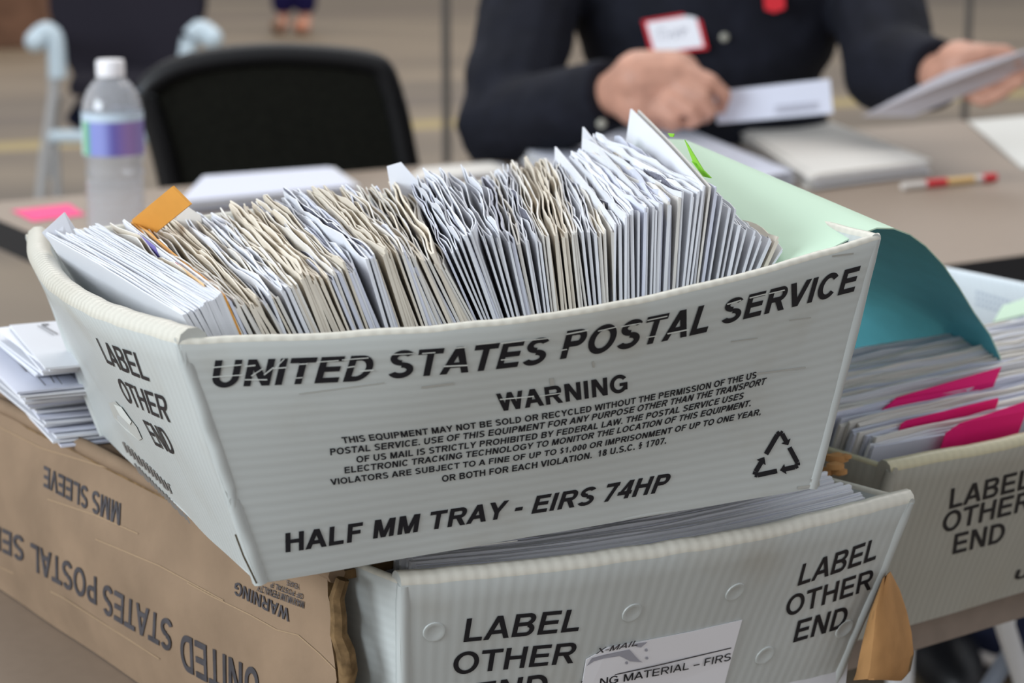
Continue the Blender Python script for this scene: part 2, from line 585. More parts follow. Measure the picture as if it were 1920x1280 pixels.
def glyph(c, w):
    """list of polygons"""
    W = GW[c]
    l, r, m = .10, W - .08, W / 2
    hw = w * .88
    P = []

    def V(x, y0=0., y1=1.):
        P.append([(x, y0), (x + w, y0), (x + w, y1), (x, y1)])

    def H(y, x0, x1):
        P.append([(x0, y), (x1, y), (x1, y + hw), (x0, y + hw)])

    def D(x0, y0, x1, y1, k=1.0):
        P.append([(x0, y0), (x0 + w * k, y0), (x1 + w * k, y1), (x1, y1)])

    def C(cx, cy, rx, ry, a0, a1, n=14):
        for i in range(n):
            q = []
            for a_, o in ((a0 + (a1 - a0) * i / n, 0), (a0 + (a1 - a0) * (i + 1) / n, 0), (a0 + (a1 - a0) * (i + 1) / n, 1), (a0 + (a1 - a0) * i / n, 1)):
                a_ = R(a_)
                q.append((cx + (rx - w * o) * math.cos(a_), cy + (ry - hw * o) * math.sin(a_)))
            P.append(q)
    if c == 'A':
        D(.0, 0, m - w * .56, 1, 1.1); D(W - w * 1.1, 0, m - w * .54, 1, 1.1); H(.22, .2, W - .2)
    elif c == 'B':
        V(l); H(0, l, r - .24); H(1 - hw, l, r - .28); H(.45, l, r - .24); C(r - .29, .745, .27, .255, -90, 90); C(r - .28, .28, .29, .28, -90, 90)
    elif c == 'C':
        C(m + .01, .5, W / 2 - .05, .52, 38, 322, 26)
    elif c == 'D':
        V(l); H(0, l, m - .05); H(1 - hw, l, m - .05); C(m - .05, .5, r - m + .05, .5, -90, 90, 18)
    elif c == 'E':
        V(l); H(0, l, r + .02); H(1 - hw, l, r); H(.42, l, r - .03)
    elif c == 'F':
        V(l); H(1 - hw, l, r + .02); H(.41, l, r - .06)
    elif c == 'G':
        C(m, .5, W / 2 - .05, .52, 36, 330, 26); P.append([(m + .03, .36), (r, .36), (r, .54), (m + .03, .54)]); P.append([(r - w, .12), (r, .12), (r, .5), (r - w, .5)])
    elif c == 'H':
        V(l); V(r - w); H(.44, l, r)
    elif c == 'I':
        V(W / 2 - w / 2)
    elif c == 'J':
        V(r - w, .3); C((r + .05) / 2, .3, (r - .05) / 2, .32, 180, 360)
    elif c == 'K':
        V(l); D(l + w * .6, .33, r - w * .9, 1, 1.2); D(r - w * 1.1, 0, l + w * 1.35, .60, 1.25)
    elif c == 'L':
        V(l); H(0, l, r + .02)
    elif c == 'M':
        V(l); V(r - w); D(m - w * .5, 0, l + w * .3, 1, 1.0); D(m - w * .5, 0, r - w * 1.3, 1, 1.0)
    elif c == 'N':
        V(l); V(r - w); D(r - w * 1.15, 0, l, 1, 1.15)
    elif c in 'OQ':
        C(m, .5, W / 2 - .05, .52, 0, 360, 32)
        if c == 'Q':
            D(r - w, -.08, m, .28)
    elif c in 'PR':
        V(l); H(1 - hw, l, r - .28); H(.40, l, r - .28); C(r - .29, .70, .30, .30, -90, 90)
        if c == 'R':
            D(r - w * 1.1 + .04, 0, m - .06, .46, 1.15)
    elif c == 'S':
        rx = W / 2 - .05
        C(m, .735, rx * .93, .285, 25, 270, 20); C(m, .275, rx, .295, -155, 90, 20)
    elif c == 'T':
        V(m - w / 2); H(1 - hw, .02, W - .02)
    elif c == 'U':
        V(l, .36); V(r - w, .36); C((l + r) / 2, .37, (r - l) / 2, .39, 180, 360, 18)
    elif c == 'V':
        D(m - w * .55, 0, .0, 1, 1.1); D(m - w * .55, 0, W - w * 1.1, 1, 1.1)
    elif c == 'W':
        D(W * .27 - w * .5, 0, .0, 1); D(W * .27 - w * .5, 0, m - w * .5, 1); D(W * .73 - w * .5, 0, m - w * .5, 1); D(W * .73 - w * .5, 0, W - w, 1)
    elif c == 'X':
        D(0, 0, W - w * 1.2, 1, 1.2); D(W - w * 1.2, 0, 0, 1, 1.2)
    elif c == 'Y':
        V(m - w / 2, 0, .45); D(m - w * .5, .38, .0, 1, 1.1); D(m - w * .6, .38, W - w * 1.1, 1, 1.1)
    elif c == 'Z':
        H(0, .05, W - .03); H(1 - hw, .06, W - .06); D(.05, .1, W - w - .12, .9, 1.2)
    elif c == '0':
        C(m, .5, W / 2 - .06, .52, 0, 360, 28)
    elif c == '1':
        V(m - w * .3); D(m - w * 1.5, .66, m - w * .3, .92, .9)
    elif c == '2':
        C(m, .70, W / 2 - .06, .31, -35, 165, 16); H(0, .05, W - .06); D(.05, .1, m + .02, .56, 1.1)
    elif c == '4':
        V(W * .58); H(.22, .03, W - .02); D(.03, .25, W * .56, 1, .9)
    elif c == '7':
        H(1 - hw, .05, W - .05); D(.18, 0, W - .05 - w, .92)
    elif c == '8':
        C(m, .75, W / 2 - .10, .27, 0, 360, 20); C(m, .28, W / 2 - .06, .30, 0, 360, 20)
    elif c == '\u00a7':
        C(m, .86, .20, .20, 0, 250, 14); C(m, .55, .26, .22, 0, 360, 18); C(m, .18, .20, .22, -180, 70, 14)
    elif c == '$':
        C(m, .735, .27, .27, 25, 270, 16); C(m, .285, .29, .28, -155, 90, 16); P.append([(m - .03, -.12), (m + .03, -.12), (m + .03, 1.1), (m - .03, 1.1)] if c == '$' else [(m - .2, .42), (m + .2, .42), (m + .2, .54), (m - .2, .54)])
    elif c == '.':
        P.append([(.1, 0), (.1 + w, 0), (.1 + w, w), (.1, w)])
    elif c == ',':
        P.append([(.1, 0), (.1 + w, 0), (.1 + w, w), (.1, w)]); P.append([(.1 + w * .45, 0), (.1 + w, 0), (.1 + w * .5, -.18), (.1 + w * .2, -.16)])
    elif c in '-\u2013':
        H(.30, .05, W - .05)
    elif c == 'u':
        V(.1, .2, .74); V(W - .1 - w, 0, .74); C(W / 2, .25, W / 2 - .1, .27, 180, 360, 14)
    return P


def text2d(s, wt=0.20):
    vs, fs, x = [], [], 0.0
    for ch_ in s:
        for poly in glyph(ch_, wt):
            fs.append(tuple(range(len(vs), len(vs) + len(poly))))
            vs += [(x + a, b) for a, b in poly]
        x += GW[ch_]
    x0, x1 = min(v[0] for v in vs), max(v[0] for v in vs)
    return [((a - x0) / (x1 - x0), b) for a, b in vs], fs, x1 - x0


class Surf:
    """outer face of a bowed panel: corners bottom0,bottom1,top0,top1; a along, b up; n outward"""

    def __init__(s, b0, b1, t0, t1, out, bulge=0.0, sag=0.0, mid=0.0, skew=0.0, wob=0.0, seed=0.0):
        s.wob, s.seed = wob, seed
        s.c = [Vector(x) for x in (b0, b1, t0, t1)]
        s.n = Vector(out).normalized()
        s.bulge, s.sag, s.mid, s.skew = bulge, sag, mid, skew
        s.L = ((s.c[1] - s.c[0]).length + (s.c[3] - s.c[2]).length) / 2
        s.H = ((s.c[2] - s.c[0]).length + (s.c[3] - s.c[1]).length) / 2

    def __call__(s, a, b, off=0.0):
        c = s.c
        lo = c[0].lerp(c[1], a)
        hi = c[2].lerp(c[3], a)
        p = lo.lerp(hi, b)
        aa = min(max(a, 0), 1)
        w_ = math.sin(math.pi * aa ** (1 + s.skew))
        if s.wob:
            off = off + s.wob * noise.noise(Vector((a * 5, b * 2.5, s.seed)))
        p = p + s.n * (s.bulge * w_ * max(b, 0) ** 1.3 + s.mid * math.sin(math.pi * min(max(b, 0), 1)) * w_ + off)
        p.z -= s.sag * w_ * max(b, 0)
        return p

    def inv(s, px, py):
        a, b = 0.5, 0.5
        for _ in range(30):
            x, y = pj(s(a, b))
            h = 1e-4
            xa, ya = pj(s(a + h, b))
            xb, yb = pj(s(a, b + h))
            J = ((xa - x) / h, (xb - x) / h, (ya - y) / h, (yb - y) / h)
            det = J[0] * J[3] - J[1] * J[2]
            ex, ey = px - x, py - y
            da = (ex * J[3] - ey * J[1]) / det
            db = (J[0] * ey - J[2] * ex) / det
            k = min(1, 0.5 / max(abs(da), abs(db), 1e-9))
            a += da * k
            b += db * k
            if abs(da) + abs(db) < 1e-7:
                break
        return a, b


def print_text(surf, s, bl, br, tl, parent, ink='ink', wt=0.20, off=0.0004, name='printed_lettering'):
    vs, fs, asp = text2d(s, wt)
    A, B, T = surf.inv(*bl), surf.inv(*br), surf.inv(*tl)
    mb = MB()
    for x, y in vs:
        a = A[0] + x * (B[0] - A[0]) + y * (T[0] - A[0])
        b = A[1] + x * (B[1] - A[1]) + y * (T[1] - A[1])
        mb.vert(surf(a, b, off))
    for f in fs:
        mb.face(f)
    return build(name, mb, ink, parent, recalc=False)


def print_poly(surf, polys, parent, ink='ink', off=0.0004, name='printed_mark'):
    mb = MB()
    for poly in polys:
        ids = []
        for x, y in poly:
            a, b = surf.inv(x, y)
            ids.append(mb.vert(surf(a, b, off)))
        mb.face(ids)
    return build(name, mb, ink, parent, recalc=False)


def stroke(pts, wd):
    """px polyline -> list of quads of width wd px"""
    out = []
    for (x0, y0), (x1, y1) in zip(pts, pts[1:]):
        l = math.hypot(x1 - x0, y1 - y0)
        nx, ny = -(y1 - y0) / l * wd / 2, (x1 - x0) / l * wd / 2
        out.append([(x0 + nx, y0 + ny), (x1 + nx, y1 + ny), (x1 - nx, y1 - ny), (x0 - nx, y0 - ny)])
    return out


def panel(name, surf, t, mats, parent, na=36, nb=10, rag=0.0, seed=0):
    """thick bowed wall with a rounded top; material 0 = face, 1 = rim"""
    mb = MB()
    nr = 5
    rows, uvs = [], []
    for i in range(na + 1):
        a = i / na
        prof = []
        wz = rag * noise.noise(Vector((a * 23, seed, 0.3)))
        for j in range(nb + 1):
            b = j / nb
            p = surf(a, b, 0.0)
            if j == nb:
                p.z += wz
            prof.append((p, (a * surf.L, b * surf.H)))
        top = prof[-1][0]
        for k in range(1, nr):
            th = math.pi * k / nr
            p = top - surf.n * (t / 2) * (1 - math.cos(th)) + Vector((0, 0, 1)) * min(t * 0.5, 0.006) * math.sin(th)
            prof.append((p, (a * surf.L, surf.H + t * k / nr)))
        for j in range(nb, -1, -1):
            p = surf(a, j / nb, -t)
            if j == nb:
                p.z += wz
            prof.append((p, (a * surf.L, j / nb * surf.H)))
        rows.append([q[0] for q in prof])
        uvs.append([q[1] for q in prof])
    ids = mb.grid(rows, lambda i, j: 1 if nb <= j < nb + nr else 0, False, uvs)
    mb.face(ids[0][::-1], 0, [uvs[0][k] for k in range(len(ids[0]) - 1, -1, -1)])
    mb.face(ids[-1], 0, uvs[-1])
    for i in range(na):
        mb.face((ids[i][0], ids[i][-1], ids[i + 1][-1], ids[i + 1][0]), 0)
    return build(name, mb, mats, parent, smooth=True)


# ------------------------------------------------------------------ the setting
mb = MB()
mb.grid([[Vector((-30, -6, 0)), Vector((30, -6, 0))], [Vector((-30, 34, 0)), Vector((30, 34, 0))]])
struct(build('floor', mb, M['floor'], base=(0, 0, 0), recalc=False))
mb = MB()
mb.box((-30, 34, 0), (60, 0, 0), (0, 0.3, 0), (0, 0, 7))
struct(build('wall_back', mb, 'wall'))

# ------------------------------------------------------------------ tables
T = 0.74
TH = 36.0
U1, V1 = ang(TH), ang(TH + 90)
P0 = atz(1690, 1160, T)


def table(name, label, o, u, v, Lu, Lv, th, mats, legs=True, legmat='whitemetal'):
    t = thing(name, label, 'table', (o.x + (u * Lu + v * Lv).x / 2, o.y + (u * Lu + v * Lv).y / 2, 0))
    mb = MB()
    mb.box(o - Vector((0, 0, th)), u * Lu, v * Lv, (0, 0, th))
    for k in range(len(mb.f)):
        mb.m[k] = 0 if k == 1 else 1
    build('tabletop', mb, mats, t)
    return t


t1 = table('folding_table', 'taupe laminate table the mail trays stand on, nearest the viewer', P0 - U1 * 1.0, U1, V1, 1.72, 0.68, 0.021, ['table', 'tedge'])
for (u, v) in ((0.12, 0.12), (0.12, 0.56), (1.60, 0.12), (1.60, 0.56)):
    b = P0 - U1 * 1.0 + U1 * u + V1 * v
    mb = MB()
    mb.tube([(b.x, b.y, 0), (b.x, b.y, T - 0.0215)], 0.0125, 12)
    build('leg', mb, 'whitemetal', t1, smooth=True)
# the far table
fl_, fr_ = atz(-70, 384, T), atz(1800, 225, T)
U2 = (fr_ - fl_)
L2 = U2.length
U2.normalize()
V2 = Vector((U2.y, -U2.x, 0))
nr_ = atz(1850, 487, T)
W2 = (nr_ - fr_).dot(V2)
t2 = table('long_table', 'long taupe table with black edge where the seated worker sorts mail', fl_ + V2 * W2, U2, -V2, L2, W2, 0.035, ['table', 'bedge'])
for (u, v) in ((0.15, 0.1), (0.15, 0.9), (0.85, 0.1), (0.85, 0.9)):
    b = fl_ + V2 * W2 * v + U2 * L2 * u
    mb = MB()
    mb.tube([(b.x, b.y, 0), (b.x, b.y, T - 0.0355)], 0.02, 12)
    build('leg', mb, 'black', t2, smooth=True)
mb = MB()
mb.prism([atz(x, y, T + 0.0006) for x, y in ((1815, 230), (1915, 316), (2060, 330), (1990, 214))], Vector((0, 0, 0.003)))
tag(build('poster_board', mb, 'wtable'), 'pale grey board lying on the right end of the long table', 'board')


# ------------------------------------------------------------------ mail trays
def tray(name, label, corners, bulge, sag, tks, mats, fold=True, group=None, mid=0.0, endlabels=True, namesw=None, skew=0.0, out_override=None):
    """corners: bottom FL FR BR BL, top FL FR BR BL. tks: front,right,back,left thickness"""
    B, Tp = corners[:4], corners[4:]
    cx = sum(B, Vector()) / 4
    t = thing(name, label, 'mail tray', (cx.x, cx.y, min(b.z for b in B)), group)
    S = {}
    nm = namesw or ['front_wall', 'side_wall', 'back_wall', 'side_wall']
    for k, nmk in enumerate(nm):
        i, j = k, (k + 1) % 4
        d = (B[j] - B[i])
        out = Vector((d.y, -d.x, 0))
        s_ = Surf(B[i], B[j], Tp[i], Tp[j], out, bulge[k], sag[k], mid, skew if k == 0 else 0, 0.0015, 3.1 * k + len(label))
        S[k] = s_
        panel(nmk, s_, tks[k], mats[k], t, rag=0.0006 if k == 0 else 0.0005, seed=k + len(label))
    mb = MB()
    n4 = (B[1] - B[0]).cross(B[3] - B[0]).normalized() * 0.003
    mb.prism([b + n4 * 0.2 for b in B], n4)
    build('base', mb, mats[0][0], t)
    if fold:
        for k in range(4):
            pr = S[k - 1 if k else 3]
            pts = []
            for q in range(13):
                b = q / 12
                p = S[k](0.0, b)
                c = (S[k].n + pr.n).normalized()
                pts.append(p - c * 0.0030)
            mb = MB()
            mb.tube(pts, [0.0034] * 12 + [0.0028], 8)
            build('corner_fold', mb, [mats[0][0]], t, smooth=True)
    return t, S


def corner(px, py, P):
    return atd(px, py, depth(P))


dz = Vector((0, 0, CH))
F = [Vector(x) + dz for x in ((-0.10266685, 0.81307721, -0.28352579), (0.13676408, 0.91488492, -0.26973282), (0.04, 1.168, -0.2757), (-0.21071684, 1.06812343, -0.29042498),
                              (-0.12662171, 0.79005751, -0.17807313), (0.15954125, 0.911736, -0.16158804), (0.04020279, 1.19342803, -0.16920802), (-0.24596016, 1.07174954, -0.1856931))]
F[0] = corner(482, 1094, F[0])
F[1] = corner(1532, 914, F[1])
F[3] = corner(188, 812, F[3])
F[4] = corner(332, 646, F[4])
F[5] = corner(1652, 447, F[5])
F[7] = corner(48, 447, F[7])
tA, SA = tray('plastic_mail_tray', 'translucent half tray in the middle, crammed with upright envelopes, warning text on front', F,
              (0.026, 0.004, 0.010, 0.016), (0.006, 0.0, 0.003, 0.004), (0.0045, 0.005, 0.0045, 0.012),
              [['pl_h', 'rim'], ['pl_v', 'rim'], ['pl_h', 'rim'], ['pl_v', 'rim']], skew=0.0)
front, left = SA[0], SA[3]
# left wall runs back->front in the ring, so its own lettering works through inv() all the same
for s_, bl, br, tl in (('UNITED', (395, 726), (690, 713), (403, 675)), ('STATES', (726, 709), (1018, 681), (734, 658)),
                       ('POSTAL', (1049, 673), (1324, 622), (1063, 620)), ('SERVICE', (1350, 608), (1600, 546), (1362, 562))):
    print_text(front, s_, bl, br, tl, tA, wt=0.225)
print_text(front, 'WARNING', (935, 771), (1176, 733), (929, 738), tA, wt=0.225)
SM = [('THIS EQUIPMENT MAY NOT BE SOLD OR RECYCLED WITHOUT THE PERMISSION OF THE US', (642.5, 831), (1417, 708), (639, 819)),
      ('POSTAL SERVICE. USE OF THIS EQUIPMENT FOR ANY PURPOSE OTHER THAN THE TRANSPORT', (619, 853), (1433, 720), (618, 840.5)),
      ('OF US MAIL IS STRICTLY PROHIBITED BY FEDERAL LAW. THE POSTAL SERVICE USES', (668, 867), (1392, 747), (667, 855)),
      ('ELECTRONIC TRACKING TECHNOLOGY TO MONITOR THE LOCATION OF THIS EQUIPMENT.', (645.7, 887), (1406, 761), (645, 875)),
      ('VIOLATORS ARE SUBJECT TO A FINE OF UP TO $1,000 OR IMPRISONMENT OF UP TO ONE YEAR,', (620, 909), (1425, 777), (618, 897.5)),
      ('OR BOTH FOR EACH VIOLATION.  18 U.S.C. \u00a7 1707.', (828.4, 903), (1248, 831), (827.5, 891))]
for s_, bl, br, tl in SM:
    print_text(front, s_, bl, br, tl, tA, wt=0.22)
print_text(front, 'HALF MM TRAY - EIRS 74HP', (535, 1035), (1246, 921), (534.6, 999), tA, wt=0.225)
# recycling symbol: three bent arrows
RT, RL, RR = Vector((1462, 806)), Vector((1411, 892)), Vector((1498, 873))


def rs(w0, w1, w2):
    q = RT * w0 + RL * w1 + RR * w2
    return (q.x, q.y)


arrows = []
for (p, q, r_) in (((1, 0, 0), (0, 1, 0), (0, 0, 1)), ((0, 0, 1), (1, 0, 0), (0, 1, 0)), ((0, 1, 0), (0, 0, 1), (1, 0, 0))):
    P3, Q3, R3 = Vector(p), Vector(q), Vector(r_)
    # band hugging corner p: from edge towards q, round the corner, to edge towards r
    st = P3.lerp(Q3, 0.52)
    c1 = P3.lerp(Q3, 0.10)
    c2 = P3.lerp(R3, 0.10)
    en = P3.lerp(R3, 0.30)
    tip = P3.lerp(R3, 0.42)
    pts = [rs(*x) for x in (st, c1, P3.lerp((Q3 + R3) / 2, 0.05), c2, en)]
    arrows += stroke(pts, 9.0)
    ex, ey = rs(*en)
    tx, ty = rs(*tip)
    dx, dy = tx - ex, ty - ey
    l = math.hypot(dx, dy)
    nx, ny = -dy / l * 10.0, dx / l * 10.0
    arrows.append([(ex + nx, ey + ny), (tx, ty), (ex - nx, ey - ny)])
print_poly(front, arrows, tA, name='recycling_symbol')
# scuffs that break the big lettering
ch = []
for a_, b_ in (((398, 688), (452, 683)), ((396, 706), (454, 702)), ((458, 686), (478, 684)), ((470, 704), (492, 690)), ((494, 702), (512, 688)), ((458, 711), (500, 711)),
               ((514, 690), (532, 672)), ((512, 690), (536, 688)), ((553, 708), (566, 707)), ((560, 682), (576, 681)), ((592, 678), (634, 675)), ((640, 674), (690, 670)), ((650, 688), (664, 686)),
               ((672, 695), (700, 693)), ((728, 664), (775, 662)), ((790, 662), (815, 660)), ((850, 652), (872, 650)), ((830, 686), (876, 684)), ((892, 645), (930, 641)), ((938, 674), (960, 672)),
               ((938, 643), (985, 637)), ((985, 638), (1030, 633)), ((1060, 626), (1102, 618)), ((1050, 656), (1062, 654)), ((1120, 620), (1155, 612)), ((1162, 612), (1200, 605)),
               ((1212, 600), (1250, 592)), ((1250, 625), (1290, 617)), ((1210, 632), (1230, 629)), ((1362, 570), (1388, 562)), ((1404, 558), (1436, 550)), ((1440, 550), (1470, 543)), ((936, 748), (1000, 742)), ((1010, 742), (1050, 736))):
    ch += stroke([a_, b_], random.uniform(1.6, 2.6))
print_poly(front, ch, tA, 'chip', off=0.0007, name='scuff_marks')
dirt = []
for (x, y, l, w_) in ((560, 738, 160, 2), (790, 726, 60, 4), (1030, 716, 8, 14), (1110, 683, 4, 12), (1480, 600, 40, 2), (1420, 700, 90, 3), (1520, 905, 16, 14), (1495, 914, 40, 5), (900, 1022, 70, 2), (1560, 480, 40, 3), (1370, 640, 50, 2)):
    dirt += stroke([(x, y), (x + l, y - l * 0.13)], w_)
M['dirt'] = mat('grey_dirt', (0.42, 0.42, 0.39), 0.7)
for q_ in dirt:
    print_poly(front, [q_], tA, 'dirt', off=0.0003, name='dirt_mark')
# dark line drawn along the crease at the bottom left corner
print_poly(front, stroke([(440, 1000), (455, 1040), (472, 1075), (480, 1092)], 3.5), tA, 'crease_dark', off=0.0010, name='corner_crease')
for s_, bl, br, tl in (('LABEL', (202.5, 680), (282, 715), (180.6, 633)), ('OTHER', (238, 751), (321, 792), (218, 707)), ('END', (293, 834), (332, 854), (268, 786))):
    print_text(left, s_, bl, br, tl, tA, wt=0.17)
marks = []
rr = random.Random(3)
for (x0, y0), (x1, y1), (hx, hy), n in (((240, 848), (330, 932), (-9, -20), 13), ((262, 885), (364, 987), (-9, -17), 16)):
    for i in range(n):
        f0 = i / n
        x, y = x0 + (x1 - x0) * f0, y0 + (y1 - y0) * f0
        marks += stroke([(x, y), (x + hx, y + hy)], 2.4)
        if rr.random() < 0.7:
            k = rr.choice((0.0, 0.5, 1.0))
            marks += stroke([(x + hx * k, y + hy * k), (x + hx * k + (x1 - x0) / n * 0.7, y + hy * k + (y1 - y0) / n * 0.7)], 2.2)
print_poly(left, marks, tA, 'ink_faded', name='worn_small_print')
# torn paper patch on the left wall
print_poly(left, [[(206, 755), (218, 752), (235, 770), (258, 800), (268, 822), (262, 825), (240, 808), (215, 782)]], tA, 'dirt', off=0.0005, name='torn_patch')
print_poly(left, [[(216, 757), (230, 762), (250, 790), (246, 796), (228, 778)]], tA, 'chip', off=0.0008, name='paper_remnant')

# ---- lower tray, in the sleeve, end towards us
ZR = 0.857
A0, A1 = atz(752, 1098, ZR), atz(1716, 940, ZR)
tk = 0.455
LT = [A0, A1, A1 + V1 * tk - Vector((0, 0, 0.024)), A0 + V1 * tk - Vector((0, 0, 0.024))]
q = (A1 - A0).normalized()
LB = [A0 + q * 0.016 + V1 * 0.028, A1 - q * 0.022 + V1 * 0.028, A1 + V1 * (tk - 0.03) - q * 0.02, A0 + V1 * (tk - 0.03) + q * 0.016]
LB = [Vector((p.x, p.y, T + 0.0085)) for p in LB]
tB, SB = tray('plastic_mail_tray', 'lower tray whose end, with a label card, pokes out of the cardboard sleeve', LB + LT,
              (0.012, 0.0, 0.003, 0.0), (0.002, 0, 0, 0), (0.010, 0.004, 0.010, 0.004),
              [['pl_v', 'rim'], ['pl_h', 'rim'], ['pl_v', 'rim'], ['pl_h', 'rim']], namesw=['end_wall', 'side_wall', 'end_wall', 'side_wall'])
endB = SB[0]
for s_, bl, br, tl in (('LABEL', (868, 1203), (1083, 1182), (875, 1159)), ('OTHER', (847, 1264), (1074, 1242), (852, 1223)), ('END', (885, 1325), (1020, 1305), (892, 1280)),
                       ('LABEL', (1494.5, 1098), (1640, 1048), (1505, 1057)), ('OTHER', (1471, 1156), (1632, 1104), (1477, 1118)), ('END', (1486, 1204), (1582, 1175), (1496, 1163))):
    print_text(endB, s_, bl, br, tl, tB, wt=0.19)
for (x, y) in ((814, 1184), (1185, 1148), (1378, 1109), (1434, 1228), (1583, 1178)):
    a, b = endB.inv(x, y)
    c = endB(a, b)
    mb = MB()
    e1, e2 = (endB(a + 0.02, b) - c).normalized(), (endB(a, b + 0.02) - c).normalized()
    nn = e1.cross(e2).normalized()
    if nn.y > 0:
        nn = -nn
    rows = []
    for (r_, h_) in ((0.0052, -0.0004), (0.0048, 0.0005), (0.0040, 0.0006), (0.0030, 0.0002), (0.0004, 0.0001)):
        rows.append([c + (e1 * math.cos(k * math.pi / 10) + e2 * math.sin(k * math.pi / 10)) * r_ + nn * h_ for k in range(20)])
    ids = mb.grid(rows, 0, True)
    mb.face(ids[-1])
    build('dimple', mb, 'pl_v', tB, smooth=True)
# label card showing in the window
cardq = [(1098, 1235), (1140, 1212), (1192, 1203), (1290, 1184), (1390, 1161), (1368, 1240), (1352, 1300), (1080, 1345)]
ids = []
mb = MB()
pts = [endB(*endB.inv(x, y), 0.0003) for x, y in cardq]
mb.prism(pts, endB.n * 0.0004)
lc = build('label_card', mb, 'badgewhite', tB)
lc['label'] = 'white printed label card'
print_poly(endB, stroke([(1087, 1277), (1230, 1246), (1369, 1213)], 2.0), lc, 'ink_grey', off=0.0010, name='printed_rule')
print_poly(endB, [[(1098, 1247), (1108, 1232), (1130, 1226), (1178, 1216), (1196, 1236), (1203, 1240), (1180, 1238), (1160, 1228), (1130, 1233), (1112, 1238)],
                  [(1186, 1206), (1212, 1202), (1200, 1212), (1192, 1211)]] + [[(x + 3 * math.cos(k), y + 3 * math.sin(k)) for k in range(6)] for x, y in ((1210, 1217), (1211, 1232), (1173, 1241))],
           lc, 'greyprint', off=0.0010, name='printed_emblem')
print_text(endB, 'X-MAIL', (1114, 1224), (1192, 1208), (1120, 1213), lc, 'ink_grey', 0.17, 0.0013)
print_text(endB, 'NG MATERIAL \u2013 FIRS', (1122, 1284), (1367, 1236), (1123, 1270), lc, 'ink', 0.16, 0.0012)

# ---- right tray
CR = atz(1672, 884, 0.849)
wR, lR = 0.29, 0.58
GT = [CR, CR + U1 * wR, CR + U1 * wR + V1 * lR, CR + V1 * lR]
ins = 0.042
GB = [CR + U1 * 0.012 + V1 * ins, CR + U1 * (wR - 0.012) + V1 * ins, CR + U1 * (wR - 0.012) + V1 * (lR - ins), CR + U1 * 0.012 + V1 * (lR - ins)]
GB = [Vector((p.x, p.y, T + 0.0006)) for p in GB]
tC, SCn = tray('plastic_mail_tray', 'dull tray at the right edge with yellowed rim and pink slips among its mail', GB + GT,
               (0.004, 0.0, 0.002, 0.0), (0.001, 0, 0, 0), (0.010, 0.004, 0.010, 0.004),
               [['pl_dull', 'rimy'], ['pl_dull', 'rimy'], ['pl_dull', 'rimy'], ['pl_dull', 'rimy']], namesw=['end_wall', 'side_wall', 'end_wall', 'side_wall'])
endC = SCn[0]
for s_, bl, br, tl in (('LABEL', (1779, 954), (1930, 914), (1783, 916)), ('OTHER', (1765, 999), (1930, 955), (1770, 961)), ('END', (1785, 1039), (1880, 1015), (1790, 1001)), ('u', (1900, 1088), (1926, 1080), (1908, 1062))):
    print_text(endC, s_, bl, br, tl, tC, wt=0.19)

# ---- tray behind on the right: only its left side shows
e0 = CR + U1 * 0.425 + V1 * 0.02
lD, wD = 0.345, 0.29
DT = [e0, e0 + U1 * wD, e0 + U1 * wD + V1 * lD, e0 + V1 * lD]
DB = [e0 + U1 * 0.014 + V1 * ins, e0 + U1 * (wD - 0.014) + V1 * ins, e0 + U1 * (wD - 0.014) + V1 * (lD - ins), e0 + U1 * 0.014 + V1 * (lD - ins)]
DB = [Vector((p.x, p.y, T + 0.0006)) for p in DB]
sideD = Surf(DB[3], DB[0], DT[3], DT[0], -U1, 0, 0, 0)
tD = panel('corrugated_sheet', sideD, 0.006, ['pl_white', 'pl_white'], None)
tag(tD, 'bluish white corrugated plastic panel standing behind the teal sheet at the right edge', 'panel')
gr = []
for r_ in range(3):
    for c in range(14):
        x = 1830 + c * 7.5
        y = 547 + r_ * 11 + (x - 1830) * 0.30
        gr += stroke([(x, y), (x + 4.6, y + 1.4)], 6)
M['greyfaint'] = mat('faint_grey_print', (0.46, 0.52, 0.60), 0.6)
print_poly(sideD, gr, tD, 'greyfaint', name='faint_grid_print')

# ------------------------------------------------------------------ cardboard sleeve
ZS = 0.8545
S0 = atz(622, 1080, ZS)
Ls = 0.48
Ws = 0.290
nS = -U1
side = Surf(Vector((S0.x, S0.y, T + 0.0008)) - nS * 0.004, Vector((S0.x, S0.y, T + 0.0008)) - nS * 0.004 + V1 * Ls, S0, S0 + V1 * Ls, nS, 0.0, 0.0, 0.008, 0, 0.002, 1.0)
sl = thing('cardboard_sleeve', 'brown corrugated cardboard sleeve around the lower tray, printed upside down', 'cardboard box', (S0.x, S0.y, T), None)
ct = 0.0045


def cpanel(name, surf, t, edge_rag=0.003, seed=1, na=40, nb=12):
    mb = MB()
    rows, rin = [], []
    for i in range(na + 1):
        a = i / na
        ro, ri = [], []
        for j in range(nb + 1):
            b = j / nb
            p = surf(a, b, 0.0)
            if i == 0:
                p = p + (surf(0.01, b) - surf(0, b)).normalized() * edge_rag * (noise.noise(Vector((b * 9, seed, 2))) + 0.5)
            ro.append(p)
            ri.append(p - surf.n * t)
        rows.append(ro)
        rin.append(ri)
    io = mb.grid(rows)
    ii = mb.grid(rin)
    n = nb
    for i in range(na):
        mb.face((io[i][0], io[i + 1][0], ii[i + 1][0], ii[i][0]), 1)
        mb.face((io[i][n], io[i + 1][n], ii[i + 1][n], ii[i][n]), 0)
    for j in range(n):
        mb.face((io[0][j], io[0][j + 1], ii[0][j + 1], ii[0][j]), 1)
        mb.face((io[na][j], io[na][j + 1], ii[na][j + 1], ii[na][j]), 1)
    return build(name, mb, ['card', 'cardedge'], sl, smooth=True)


